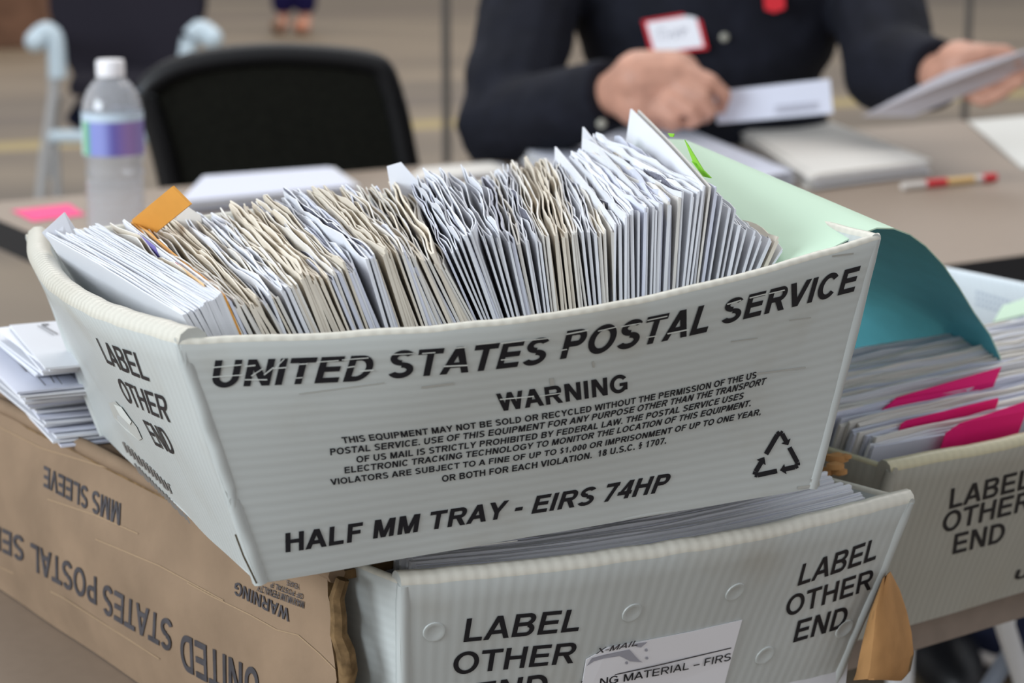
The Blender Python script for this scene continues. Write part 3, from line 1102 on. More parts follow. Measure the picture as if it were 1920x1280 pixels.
cpanel('side_panel', side, ct, 0.004, 1)
topS = Surf(S0 + nS * 0.0, S0 + V1 * Ls, S0 - nS * Ws, S0 - nS * Ws + V1 * Ls, Vector((0, 0, 1)), 0, 0, 0)
cpanel('top_panel', topS, 0.004, 0.006, 5)
rs0 = S0 - nS * (Ws - 0.0005)
rightS = Surf(Vector((rs0.x, rs0.y, T + 0.0008)), Vector((rs0.x, rs0.y, T + 0.0008)) + V1 * Ls, rs0, rs0 + V1 * Ls, -nS, 0, 0, 0)
cpanel('side_panel', rightS, ct, 0.006, 9)
Sb = S0 - nS * 0.006
botS = Surf(Vector((Sb.x, Sb.y, T + 0.0005)), Vector((Sb.x, Sb.y, T + 0.0005)) + V1 * Ls, Vector((rs0.x, rs0.y, T + 0.0005)), Vector((rs0.x, rs0.y, T + 0.0005)) + V1 * Ls, Vector((0, 0, -1)))
cpanel('bottom_panel', botS, 0.004, 0.002, 12)
mb = MB()
mb.tube([S0 + V1 * (Ls * k / 20) + Vector((0, 0, 0.0002)) - nS * 0.0025 + nS * 0.0012 * noise.noise(Vector((k * .7, 1, 1))) for k in range(21)], 0.0042, 8)
build('fold_edge', mb, 'card', sl, smooth=True)
# torn front flaps: right one curls out below, frayed strip by the left opening, frayed top corner
mb = MB()
rows, rin = [], []
fpx = [((1668, 1082), (1640, 1100)), ((1682, 1110), (1630, 1150)), ((1695, 1150), (1620, 1190)), ((1704, 1190), (1612, 1225)), ((1708, 1230), (1605, 1262)), ((1702, 1262), (1600, 1275)), ((1690, 1276), (1608, 1272))]
fpx[0] = ((1664, 1075), (1655, 1085))
for i, (pr, pl_) in enumerate(fpx):
    ro, ri = [], []
    for j in range(9):
        f0 = j / 8
        x = pr[0] + (pl_[0] - pr[0]) * f0 + 3 * noise.noise(Vector((i, f0 * 2, 4)))
        y = pr[1] + (pl_[1] - pr[1]) * f0 + 3 * noise.noise(Vector((i, f0 * 2, 8)))
        k = 1.035 - 0.035 * math.sin(math.pi * f0 * 0.7) + 0.004 * noise.noise(Vector((i * .8, f0 * 4, 2)))
        P = atd(x, y, k)
        ro.append(P)
        ri.append(P + Vector((0.002, 0.0035, 0)))
    rows.append(ro)
    rin.append(ri)
io, ii = mb.grid(rows), mb.grid(rin)
n = len(rows)
for i in range(n - 1):
    for jj in (0, 8):
        mb.face((io[i][jj], io[i + 1][jj], ii[i + 1][jj], ii[i][jj]), 1)
for j in range(8):
    for i in (0, n - 1):
        mb.face((io[i][j], io[i][j + 1], ii[i][j + 1], ii[i][j]), 1)
M['flap'] = mat('orange_brown_cardboard', (0.47, 0.25, 0.10), 0.85, 0.15, noise_amt=0.3, noise_scale=30, bump=0.3)
fp = build('torn_flap', mb, ['flap', 'cardedge'], sl, smooth=True)
fp['label'] = 'torn orange-brown flap curling down at the right'
mb = MB()
rr = random.Random(5)
pts = [rs0 + Vector((0, 0, 0.002)) + V1 * (0.012 * i - 0.01) - U1 * 0.004 for i in range(7)]
for i in range(6):
    p = pts[i]
    for q_ in range(4):
        mb.sphere(p + Vector((rr.uniform(-0.006, 0.006), rr.uniform(-0.006, 0.006), rr.uniform(-0.004, 0.006))), rr.uniform(0.002, 0.0042), 3, (1.6, 1.0, 0.8))
build('frayed_corner', mb, 'flap', sl, smooth=True)
mb = MB()
ed = []
for i in range(15):
    b = i / 14
    p = side(0.0, b) + nS * 0.001 + U1 * 0.004 * rr.random() - V1 * (0.003 + 0.003 * rr.random())
    ed.append(p)
mb.tube(ed, [0.0028 + 0.0016 * rr.random() for _ in ed], 7)
build('frayed_edge', mb, 'cardedge', sl, smooth=True)
for s_, bl, br, tl in (('MMS SLEEVE', (228, 943), (84, 872), (226, 985)), ('STATES', (325, 1165), (195, 1093), (322, 1222)), ('POSTAL', (182, 1081), (58.6, 1016), (182, 1134)),
                       ('SERVICE', (46, 1007), (-82, 948), (45, 1053)), ('UNITED', (487, 1257), (339, 1184), (485, 1330)), ('WARNING', (544, 1141), (443, 1089), (543, 1165))):
    print_text(side, s_, bl, br, tl, sl, 'ink_grey', 0.19, off=0.0006)
for s_, bl, br, tl in (('MAXIMUM PENALTY', (572, 1127), (485, 1094), (571, 1140)), ('OF POSTAL P', (570, 1113), (510, 1090), (569, 1123)), ('YEARS', (563, 1095), (540, 1086), (562, 1105))):
    print_text(side, s_, bl, br, tl, sl, 'ink_grey', 0.19, off=0.0006)
cre = []
for line in (((352, 1092), (400, 1118), (470, 1152), (520, 1180), (560, 1190), (600, 1225), (630, 1255)), ((0, 800), (80, 840), (180, 870), (300, 905), (380, 960)), ((90, 935), (180, 965), (260, 1000)), ((180, 1010), (300, 1060), (420, 1125)), ((0, 1062), (120, 1120), (300, 1235))):
    print_poly(side, stroke(line, 2.2), sl, 'crease', off=0.0004, name='crease_line')


# ------------------------------------------------------------------ envelopes
def env_mesh(Fb, d, w_, L, h, rnd, gap=0.0012, th=0.00045, bend=0.0, rip=0.0007, ragged=0.0012, ns=16, curl=0.0):
    """Standing slit envelope: two leaves, sealed below and at the ends, open along the top edge."""
    d, w_ = d.normalized(), w_.normalized()
    n = d.cross(w_).normalized()
    mb = MB()
    ph = [rnd.uniform(0, 6.28) for _ in range(6)]
    k1, k2 = rnd.uniform(5, 10), rnd.uniform(14, 24)
    rows = []
    for i in range(ns + 1):
        s = i / ns
        sg = math.sin(math.pi * s) ** 0.6 if 0 < s < 1 else 0.0
        wa = ragged * (math.sin(k2 * s + ph[0]) * 0.6 + math.sin(k1 * s + ph[1]) + 0.7 * rnd.uniform(-1, 1))
        wb = ragged * (math.sin(k2 * s + ph[2]) * 0.6 + math.sin(k1 * s + ph[3]) + 0.7 * rnd.uniform(-1, 1))
        dsp = lambda t: bend * math.sin(math.pi * s) * t * t + rip * t * t * (math.sin(k1 * s + ph[4]) + 0.5 * math.sin(k2 * s + ph[5])) + curl * t ** 3 * (s - 0.2)
        row = []

        def P(t, off, e=0.0):
            return Fb + d * (L * s) + w_ * (h * t + e) + n * (dsp(t) + off)
        G = lambda t: gap * sg * max(0, (t - 0.3) / 0.7) ** 1.5
        for t in (0, 0.4, 0.7, 0.9, 1.0):
            row.append(P(t, G(t) / 2 + th, wa if t == 1 else 0))
        for t in (1.0, 0.85, 0.6):
            row.append(P(t, G(t) / 2, wa if t == 1 else 0))
        row.append(P(0.45, 0))
        for t in (0.6, 0.85, 1.0):
            row.append(P(t, -G(t) / 2, wb if t == 1 else 0))
        for t in (1.0, 0.9, 0.7, 0.4, 0):
            row.append(P(t, -G(t) / 2 - th, wb if t == 1 else 0))
        rows.append(row)
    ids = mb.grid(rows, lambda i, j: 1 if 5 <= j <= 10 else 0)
    nn = len(rows[0])
    for i in range(ns):
        mb.face((ids[i][0], ids[i + 1][0], ids[i + 1][nn - 1], ids[i][nn - 1]), 0)
    mb.face(ids[0][::-1])
    mb.face(ids[-1])
    return mb


ONES = ['', 'first', 'second', 'third', 'fourth', 'fifth', 'sixth', 'seventh', 'eighth', 'ninth', 'tenth', 'eleventh', 'twelfth', 'thirteenth', 'fourteenth', 'fifteenth', 'sixteenth', 'seventeenth', 'eighteenth', 'nineteenth']
TENS = ['', '', 'twenty', 'thirty', 'forty', 'fifty', 'sixty', 'seventy', 'eighty', 'ninety']


def ordw(n):
    if n < 20:
        return ONES[n]
    if n < 100:
        return TENS[n // 10][:-1] + 'ieth' if n % 10 == 0 else TENS[n // 10] + '-' + ONES[n % 10]
    return 'hundredth' if n == 100 else 'hundred-and-' + ordw(n - 100)


# key frames across the half tray: x on the rim, tip of the front upright edge, tip of the back end (pixels of the photograph)
KF = [(376, (343, 592), (85, 436)), (444, (409, 556), (196, 430)), (462, (424, 560), (250, 424)), (505, (470, 578), (288, 406)), (600, (556, 535), (425, 402)),
      (690, (640, 508), (505, 388)), (745, (700, 482), (592, 384)), (850, (790, 490), (690, 352)), (895, (832, 486), (765, 348)), (940, (880, 440), (812, 336)),
      (1005, (978, 455), (925, 322)), (1055, (1040, 452), (985, 306)), (1100, (1080, 442), (1035, 290)), (1148, (1145, 440), (1062, 302)), (1175, (1175, 402), (1082, 294)),
      (1222, (1225, 392), (1104, 288)), (1255, (1264, 374), (1138, 288)), (1300, (1325, 350), (1172, 278)), (1322, (1348, 364), (1222, 300)), (1372, (1396, 430), (1310, 360)),
      (1420, (1450, 448), (1370, 388)), (1445, (1472, 466), (1410, 420))]
b0, b1 = SA[0](0, 0, -0.012), SA[0](1, 0, -0.012)
fdir = (b1 - b0).normalized()
fup = (F[3] - F[0]).cross(F[1] - F[0]).normalized()
if fup.z < 0:
    fup = -fup
fn = fdir.cross(fup).normalized()
fpl = b0


def rim_y(x):
    lo, hi = 0.0, 1.0
    for _ in range(40):
        m_ = (lo + hi) / 2
        if pj(front(m_, 1.0))[0] < x:
            lo = m_
        else:
            hi = m_
    return pj(front(lo, 1.0))[1]


def kf(x):
    for a, b in zip(KF, KF[1:]):
        if x <= b[0]:
            t = max(0, (x - a[0]) / (b[0] - a[0]))
            return [tuple(a[i][k] + (b[i][k] - a[i][k]) * t for k in (0, 1)) for i in (1, 2)]
    return KF[-1][1:]


def place_env(x, ft, bt, h=0.142, Lmin=0.19, Lmax=0.236, lift=0.0):
    Ft = atp(ft[0], ft[1], fpl, fn)
    Rm = atp(x, rim_y(x), fpl, fn)
    w_ = (Ft - Rm).normalized()
    Bt = atz(bt[0], bt[1], Ft.z + lift)
    d = Bt - Ft
    Lr = d.length
    d.normalize()
    # keep the foot on the tray floor
    hh = (Ft - fpl).dot(fup) / max(0.3, w_.dot(fup)) - 0.005
    return Ft - w_ * hh, d, w_, min(max(Lr, Lmin), Lmax), hh, Lr


xs = []
x = 377.0
rr = random.Random(11)
while x < 1447:
    if not (1145 < x < 1155 or 1213 < x < 1224 or 1286 < x < 1302):
        xs.append(x)
    step = 5.2 if x < 445 else (6.7 if x < 1290 else 13.0)
    x += step * rr.uniform(0.8, 1.25)
GRP = 'envelopes packed upright in the half tray'
dbg = []
kinds = []
for i, x in enumerate(xs):
    ft, bt = kf(x)
    rnd = random.Random(100 + i)
    j = (lambda s_: rnd.uniform(-s_, s_))
    seg = (i // 5) % 3
    jy = (j(13) if x < 1130 else j(6)) if x > 500 else j(3)
    ft = (ft[0] + j(1.5) - jy * 0.1, ft[1] + jy)
    bt = (bt[0] + j(6) if x > 500 else bt[0], bt[1] + jy * 0.6 + j(4))
    lift = 0.0
    tall = None
    Fb, d, w_, L_, hh, Lr = place_env(x, ft, bt, lift=lift)
    dbg.append((round(x), round(Lr, 3), round(hh, 3)))
    if x < 446:
        kind, mm = 'white', ['white', 'white']
    else:
        r_ = noise.noise(Vector((x / 34.0, 0.7, 1.2))) + rnd.uniform(-0.35, 0.35)
        if x < 700:
            r_ += 0.22
        if x > 1150:
            r_ -= 0.32
        if r_ > 0.30:
            kind, mm = 'tan', ['tan', 'tan']  # warm light on these envelopes is put into the paper colour
        elif r_ > 0.02:
            kind, mm = 'cream', ['cream', 'tan']
        elif r_ > -0.18:
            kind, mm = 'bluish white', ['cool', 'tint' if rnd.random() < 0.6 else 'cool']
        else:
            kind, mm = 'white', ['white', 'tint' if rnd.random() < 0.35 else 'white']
    big = x > 446
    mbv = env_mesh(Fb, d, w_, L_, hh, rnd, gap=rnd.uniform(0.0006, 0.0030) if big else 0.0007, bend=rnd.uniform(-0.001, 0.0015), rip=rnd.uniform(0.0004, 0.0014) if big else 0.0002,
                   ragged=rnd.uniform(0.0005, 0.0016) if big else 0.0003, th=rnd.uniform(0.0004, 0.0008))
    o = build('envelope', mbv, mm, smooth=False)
    kinds.append(kind)
    tag(o, f'{kind} envelope standing {ordw(i + 1)} from the left in the crammed half tray', 'envelope', GRP)
print('ENV', len(xs), dbg[::6])

# taller pieces that stand out of the half tray: [front rim x, front tip, back tip, back-bottom]
def sheet(name, pts, th, mats, label, cat, group=None, nu=10, nv=6, bendv=0.0, parent=None):
    """thin bent sheet from four corner points a,b,c,d"""
    a, b, c, d = [Vector(p) for p in pts]
    n = (b - a).cross(d - a).normalized()
    mb = MB()
    r0, r1 = [], []
    for i in range(nu + 1):
        u = i / nu
        q0, q1 = [], []
        for k in range(nv + 1):
            v = k / nv
            p = a.lerp(b, u).lerp(d.lerp(c, u), v) + n * bendv * math.sin(math.pi * u) * v
            q0.append(p)
            q1.append(p + n * th)
        r0.append(q0)
        r1.append(q1)
    i0, i1 = mb.grid(r0, 0), mb.grid(r1, len(mats) - 1 if len(mats) > 1 else 0)
    for i in range(nu):
        for k in (0, nv):
            mb.face((i0[i][k], i0[i + 1][k], i1[i + 1][k], i1[i][k]), 0)
    for k in range(nv):
        for i in (0, nu):
            mb.face((i0[i][k], i0[i][k + 1], i1[i][k + 1], i1[i][k]), 0)
    o = build(name, mb, mats, parent, smooth=True)
    if parent is None:
        tag(o, label, cat, group)
    return o


def insert_env(x, ft, bt, label, mats=('white',), th=0.0009, Lf=0.225, bend=0.001):
    """a stiff tall envelope slipped between the others; its back end rides higher than its front"""
    Ft = atp(ft[0], ft[1], fpl, fn)
    Rm = atp(x, rim_y(x), fpl, fn)
    w_ = (Ft - Rm).normalized()
    dy = ray(bt[0], bt[1])
    # back tip at distance Lf from the front tip
    lo, hi = Ft.y + 0.02, Ft.y + Lf + 0.02
    best = min((abs((aty(bt[0], bt[1], lo + (hi - lo) * k / 200) - Ft).length - Lf), k) for k in range(201))
    Bt = aty(bt[0], bt[1], lo + (hi - lo) * best[1] / 200)
    d = Bt - Ft
    hh = (Ft - fpl).dot(fup) / max(0.3, w_.dot(fup)) - 0.006
    wb = (w_ - d.normalized() * w_.dot(d.normalized())).normalized()
    return sheet('envelope', [Ft - w_ * hh, Bt - wb * min(hh, 0.125), Bt, Ft], th, list(mats), label, 'envelope', GRP, bendv=bend)


eA = insert_env(1150, (1152, 420), (1040, 275), 'tall white envelope with a narrow raised tip left of the two tallest')
eB = insert_env(1218, (1224, 388), (1092, 238), 'tall white envelope with pointed corner, second tallest in the half tray', bend=-0.001)
eC = insert_env(1292, (1318, 348), (1182, 204), 'tallest white envelope, beside the lime flags in the half tray')
eD = insert_env(1304, (1330, 350), (1196, 206), 'tan-edged envelope pressed behind the tallest white one', mats=('cream',))
for eo, q4 in ((eB, [(1098, 262), (1108, 268), (1106, 276), (1097, 270)]), (eC, [(1180, 232), (1192, 238), (1190, 247), (1179, 241)])):
    pass

# orange card, and the purple-printed envelope in front of it at the left
def env_pt(x, s, t):
    """point on the fan of letters: rim x, along (0 front..1 back), up (0 foot..1 top)"""
    ft, bt = kf(x)
    Fb, d, w_, L_, hh, _ = place_env(x, ft, bt)
    return Fb + d * (L_ * s) + w_ * (hh * t), d, w_


kO = depth(env_pt(464, 0.95, 1.0)[0])
base_, dO, wO = env_pt(464, 0.8, 0.45)
pA = atd(247, 412, kO)
pB, pC, pD = [atp(x, y, pA, (dO.cross(wO).normalized() * (1 if dO.cross(wO).y > 0 else -1) + Vector((0, 0.9, 0))).normalized()) for x, y in ((322, 350), (356, 384), (275, 450))]
sheet('divider_card', [pD - wO * 0.07, pC - wO * 0.07, pC, pB], 0.0012, ['orange'], '', '') if False else None
mb = MB()
nO = dO.cross(wO).normalized()
poly = [pA, pB, pC, pD, pD - wO * 0.07 + dO * 0.0, pA - wO * 0.07]
mb.prism(poly, nO * 0.0012)
tag(build('divider_card', mb, 'orange'), 'bright orange card corner sticking up at the back left of the half tray', 'card')
# orange/manila envelope edge
p0_, d0_, w0_ = env_pt(455, 0, 0)
ft, bt = kf(455)
Fb, d, w_, L_, hh, _ = place_env(455, (ft[0], ft[1] - 4), (250, 418))
o = build('envelope', env_mesh(Fb, d, w_, L_, hh, random.Random(77), gap=0.0016, th=0.0007, rip=0.0003, ragged=0.0004), ['orange', 'peach'])
tag(o, 'orange manila envelope between the white and the cream mail in the half tray', 'envelope', GRP)
Fb2, d2, w2, L2_, hh2, _ = place_env(449, (kf(449)[0][0] - 2, kf(449)[0][1] - 7), (236, 416))
o = build('envelope', env_mesh(Fb2, d2, w2, L2_, hh2, random.Random(78), gap=0.0008, th=0.0006, rip=0.0003, ragged=0.0003), ['white', 'white'])
tag(o, 'white envelope with purple and peach printing beside the orange manila one', 'envelope', GRP)
n2 = d2.cross(w2).normalized()
if n2.x > 0:
    n2 = -n2
for (s0, s1, ta_, tb_, mm, nm) in ((0.58, 0.78, 0.93, 1.01, 'purple', 'purple_print'), (0.10, 0.34, 0.88, 1.01, 'peach', 'peach_panel'), (0.34, 0.37, 0.86, 1.01, 'redprint', 'red_line')):
    mb = MB()
    pq = [Fb2 + d2 * L2_ * s + w2 * (hh2 * t) + n2 * 0.0014 for s, t in ((s0, ta_), (s1, ta_), (s1, tb_), (s0, tb_))]
    mb.prism(pq, n2 * 0.0001)
    build(nm, mb, mm, o)
# curled sheet at the back-left corner
k0 = depth(env_pt(377, 0.97, 1.0)[0])
tag(build('envelope', (lambda m_: (m_.prism([atd(78, 436, k0), atd(120, 398, k0 + 0.004), atd(142, 432, k0 + 0.006), atd(150, 470, k0 + 0.005), atd(112, 475, k0)], Vector((0.0003, 0.0008, 0))), m_)[1])(MB()), 'white'),
    'translucent white envelope corner raised at the back left corner', 'envelope', GRP)
# torn white tip at the back middle
kq = depth(env_pt(720, 1.0, 1.0)[0]) + 0.02
M['soft'] = M['white']
mb = MB()
mb.prism([atd(725, 312, kq), atd(752, 304, kq), atd(788, 345, kq), atd(800, 372, kq), atd(738, 385, kq)], Vector((0.0, 0.001, 0)))
mb.prism([atd(738, 385, kq), atd(800, 372, kq), atd(790, 470, kq - 0.002), atd(745, 480, kq - 0.002)], Vector((0.0, 0.001, 0)))
tag(build('envelope', mb, 'white'), 'white envelope with a soft tip standing up at the back rim middle', 'envelope', GRP)
# tall pale card behind left
mb = MB()
kq = depth(env_pt(470, 1.0, 1.0)[0]) + 0.004
mb.prism([atd(330, 402, kq), atd(352, 388, kq), atd(376, 404, kq), atd(390, 480, kq), atd(340, 480, kq)], Vector((0, 0.001, 0)))
tag(build('envelope', mb, 'cream'), 'pale envelope corner just right of the orange card', 'envelope', GRP)

# lime flags on the sheet edge
kL = depth(atp(1318, 348, fpl, fn)) + 0.045
for pts, lb in (([(1283, 262), (1290, 272), (1318, 318), (1334, 334), (1322, 332), (1300, 306)], 'long lime green sticky flag beside the tallest white envelope'), ([(1252, 250), (1264, 251), (1262, 257), (1256, 256)], 'tiny lime green flag tip above the long one'), ([(1296, 302), (1306, 306), (1332, 334), (1318, 331)], 'pale green flag below the long lime one')):
    mb = MB()
    mb.prism([atd(x, y, kL) for x, y in pts], Vector((0.0004, 0.0006, 0)))
    tag(build('sticky_flag', mb, 'lime' if 'lime' in lb else 'mint'), lb, 'sticky flag', 'green flags in the half tray')

# ------------------------------------------------------------------ teal sheet draped over the right wall
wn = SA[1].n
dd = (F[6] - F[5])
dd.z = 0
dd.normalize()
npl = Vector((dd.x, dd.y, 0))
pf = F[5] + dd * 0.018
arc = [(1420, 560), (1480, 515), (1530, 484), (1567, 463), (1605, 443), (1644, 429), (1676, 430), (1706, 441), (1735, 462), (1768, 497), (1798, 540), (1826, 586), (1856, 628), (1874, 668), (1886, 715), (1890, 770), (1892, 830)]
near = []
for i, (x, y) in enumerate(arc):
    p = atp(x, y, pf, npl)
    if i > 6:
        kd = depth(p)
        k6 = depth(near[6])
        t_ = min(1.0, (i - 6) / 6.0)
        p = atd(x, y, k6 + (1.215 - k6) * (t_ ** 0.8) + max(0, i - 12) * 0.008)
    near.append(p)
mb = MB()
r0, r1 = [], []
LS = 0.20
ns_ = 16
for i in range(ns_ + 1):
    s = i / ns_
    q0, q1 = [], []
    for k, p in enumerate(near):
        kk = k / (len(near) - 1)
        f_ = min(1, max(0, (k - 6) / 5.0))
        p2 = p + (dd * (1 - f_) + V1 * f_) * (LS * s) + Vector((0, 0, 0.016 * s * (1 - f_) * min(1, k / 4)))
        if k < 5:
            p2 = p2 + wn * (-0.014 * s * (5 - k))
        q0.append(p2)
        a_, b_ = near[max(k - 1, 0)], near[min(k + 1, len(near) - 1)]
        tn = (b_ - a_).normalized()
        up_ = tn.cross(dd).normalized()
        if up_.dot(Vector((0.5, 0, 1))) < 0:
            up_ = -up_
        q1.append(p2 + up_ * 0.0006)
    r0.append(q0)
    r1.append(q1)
i0, i1 = mb.grid(r0, 1), mb.grid(r1, 0)  # one paper: lit top coloured mint, shaded underside coloured teal
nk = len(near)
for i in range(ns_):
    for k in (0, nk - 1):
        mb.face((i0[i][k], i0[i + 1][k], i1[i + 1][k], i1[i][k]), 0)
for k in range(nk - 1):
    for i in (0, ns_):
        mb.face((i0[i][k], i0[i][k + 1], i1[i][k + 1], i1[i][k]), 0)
tag(build('paper_sheet', mb, ['mint', 'teal'], smooth=True), 'mint green sheet curling over the right wall of the half tray, shaded teal underneath', 'paper')

# ------------------------------------------------------------------ letters in the lower tray
GL = 'envelopes standing in the lower tray'
eq = (A1 - A0).normalized()
ev = Vector((-eq.y, eq.x, 0))
rr = random.Random(21)
NLT = 27
for i in range(NLT):
    dpt = 0.0125 + i * 0.0027
    Lw = 0.232 - 0.0016 * i
    st = 0.010 + rr.uniform(-0.002, 0.002)
    top = min(0.8585 + 0.0009 * i, 0.8660) + rr.uniform(-0.0008, 0.0004)
    Fb = A0 + eq * (0.004 + st) + ev * (dpt + 0.012)
    Fb.z = T + 0.016
    o = build('envelope', env_mesh(Fb, eq + Vector((0, 0, min(0.03, 0.0022 * i))), (Vector((0, 0, 1)) - ev * 0.10), Lw, top - Fb.z, random.Random(300 + i), gap=0.0003, th=0.0011, rip=0.0002, ragged=0.0003, bend=0.011), ['white', 'cool'])
    tag(o, f'white envelope standing {ordw(i + 1)} from the end wall in the lower tray', 'envelope', GL)

# ------------------------------------------------------------------ letters and pink slips in the right tray
GR = 'envelopes standing in the right tray'
rr = random.Random(31)
for i in range(38):
    dpt = 0.016 + i * 0.0026
    top = 0.857 + 0.0007 * i + rr.uniform(-0.0025, 0.0025)
    Fb = CR + U1 * (0.012 + rr.uniform(-0.003, 0.006)) + V1 * (dpt + 0.012)
    Fb.z = T + 0.007
    Fb = Fb + V1 * 0.034
    kd = rr.choice(('white', 'cream', 'cream', 'bluish white', 'cream'))
    mm = {'white': 'white', 'cream': 'cream', 'bluish white': 'cool'}[kd]
    o = build('envelope', env_mesh(Fb, U1, (Vector((0, 0, 1)) - V1 * 0.36), 0.236, (top - Fb.z) * 1.06, random.Random(400 + i), gap=0.0006, th=0.0009, rip=0.0005, ragged=0.0008), [mm, mm])
    tag(o, f'{kd} envelope standing {ordw(i + 1)} from the yellowed end of the right tray', 'envelope', GR)
for zq, (quad, lb) in zip((0.865, 0.8612, 0.8580), (([(1644, 777), (1682, 745), (1878, 688), (1866, 716)], 'largest hot pink slip leaning up out of the right tray mail'),
                 ([(1690, 795), (1700, 788), (1872, 746), (1872, 752)], 'thin middle pink slip edge among the right tray mail'),
                 ([(1774, 812), (1800, 794), (1925, 752), (1925, 770)], 'nearest pink slip among the right tray mail'))):
    lo = [atz(x, y, zq) for x, y in (quad[0], quad[3])]
    lo[0] = lo[1] - U1 * (lo[1] - lo[0]).length
    yy = (lo[0] + lo[1]) / 2
    hi = [atp(x, y, lo[0] - V1 * 0.004, V1) for x, y in (quad[1], quad[2])]
    lo = [atp(x, y, lo[0] - V1 * 0.004, V1) for x, y in (quad[0], quad[3])]
    dn = Vector((0, 0, -0.05)) + V1 * 0.018
    mb = MB()
    mb.prism([lo[0] + dn, lo[1] + dn, lo[1], hi[1], hi[0], lo[0]], V1 * 0.0005)
    tag(build('paper_slip', mb, 'pink'), lb, 'paper slip', 'pink slips in the right tray')
# greenish slip lying in the gap behind
gp = [atz(x, y, 0.845) for x, y in ((1862, 606), (1925, 590), (1925, 560), (1880, 575))]
mb = MB()
mb.prism(gp, Vector((0, 0, 0.001)))
tag(build('paper_slip', mb, 'mint'), 'pale green slip lying flat at the right edge behind the right tray mail', 'paper slip')
# ------------------------------------------------------------------ pile of envelopes on the sleeve, left
GP = 'envelopes piled on the sleeve'
pu, pv = ang(25.0), ang(115.0)
K0 = atz(122, 836, ZS) + pv * 0.004
rr = random.Random(41)


def flat_env(o, u, v, lu, lv, z, th, mats, rnd, curl=0.0, marks=False, name='envelope', warp=0.0006):
    mb = MB()
    nu, nv = 8, 4
    top, bot = [], []
    for i in range(nu + 1):
        a, b = [], []
        for k in range(nv + 1):
            s, t = i / nu, k / nv
            zz = z + curl * (s - 0.5) ** 2 + warp * math.sin(3 * s + rnd.random() * 0.1) * t
            p = o + u * lu * s + v * lv * t
            p = Vector((p.x, p.y, zz))
            b.append(p)
            a.append(p + Vector((0, 0, th)))
        top.append(a)
        bot.append(b)
    i0, i1 = mb.grid(bot), mb.grid(top)
    for i in range(nu):
        for k in (0, nv):
            mb.face((i0[i][k], i0[i + 1][k], i1[i + 1][k], i1[i][k]))
    for k in range(nv):
        for i in (0, nu):
            mb.face((i0[i][k], i0[i][k + 1], i1[i][k + 1], i1[i][k]))
    return build(name, mb, mats)


def address(o, base, u, v, z, lines, ink='ink_grey', parent=None):
    mb = MB()
    for (s0, t0, s1, t1, wd) in lines:
        p = base + u * s0 + v * t0
        q_ = base + u * s1 + v * t1
        n_ = Vector((-(q_ - p).y, (q_ - p).x, 0)).normalized() * wd / 2
        mb.face([mb.vert(Vector((x.x, x.y, z))) for x in (p - n_, q_ - n_, q_ + n_, p + n_)])
    return build('printed_address', mb, ink, o, recalc=False)


NP = 24
zz = ZS + 0.0008


def pile_corner(i):
    if i < 8:
        return atz(121 - 7 * i, 836 - 8.5 * i, ZS + 0.002 + 0.0021 * i)
    if i < 16:
        return atz(62 - 3 * (i - 8), 764 - 3.5 * (i - 8), ZS + 0.002 + 0.0021 * i)
    return atz(76 + 1.5 * (i - 16), 704 - 1.5 * (i - 16), ZS + 0.002 + 0.0021 * i)


for i in range(NP):
    off = pile_corner(i) - K0 + Vector((rr.uniform(-0.003, 0.003), rr.uniform(-0.003, 0.003), 0)) + pv * 0.003
    u_ = ang(25 + rr.uniform(-3, 3))
    v_ = Vector((-u_.y, u_.x, 0))
    o = flat_env(K0 + off, u_, v_, 0.20, 0.108, zz, 0.0012, ['white' if i % 3 else 'cool'], rr)
    if i in (15, 23):
        mb = MB()
        sg = [((330, 205), (462, 282), 7), ((300, 212), (430, 290), 4), ((340, 203), (390, 203), 8)] if i == 23 else [((65, 410), (215, 580), 10), ((112, 408), (365, 692), 7), ((118, 408), (180, 404), 12), ((330, 608), (610, 572), 14), ((395, 605), (435, 670), 9), ((450, 620), (497, 682), 6), ((555, 592), (602, 632), 6), ((90, 412), (240, 585), 4)]
        for p_, q_, wd in sg:
            for qd in stroke([(p_[0] / 4.267, 560 + p_[1] / 4.267), (q_[0] / 4.267, 560 + q_[1] / 4.267)], wd / 4.267):
                mb.face([mb.vert(atz(x, y, zz + 0.0020)) for x, y in qd])
        build('printed_address', mb, 'ink_grey', o, recalc=False)
    zz += 0.0021
    pos = 'topmost of' if i == NP - 1 else ('lowest in' if i == 0 else f'{ordw(i + 1)} from the bottom in')
    tag(o, f'white envelope {pos} the pile on the sleeve at left', 'envelope', GP)

# ------------------------------------------------------------------ things on the long table
def on2(px, py):
    return atz(px, py, T)


def stack_px(quad, n, th, mats, what, where, group):
    """sheets piled on the long table inside a four-cornered outline"""
    rr = random.Random(len(where))
    q = [on2(*p) for p in quad]
    z = T + 0.0006
    for i in range(n):
        j = Vector((rr.uniform(-0.006, 0.006), rr.uniform(-0.006, 0.006), 0))
        tw = rr.uniform(-0.008, 0.008)
        cq = sum(q, Vector()) / 4
        pts = []
        for p in q:
            r_ = p - cq
            pts.append(Vector((p.x - r_.y * tw, p.y + r_.x * tw, z)) + j)
        mb = MB()
        mb.prism(pts, Vector((0, 0, th)))
        o = build('envelope', mb, mats[i % len(mats)])
        z += th + 0.0006
        pos = 'topmost' if i == n - 1 else ('bottom' if i == 0 else f'{ordw(i + 1)} from the bottom')
        tag(o, f'{what}, {pos} in the stack {where}', 'envelope', group)


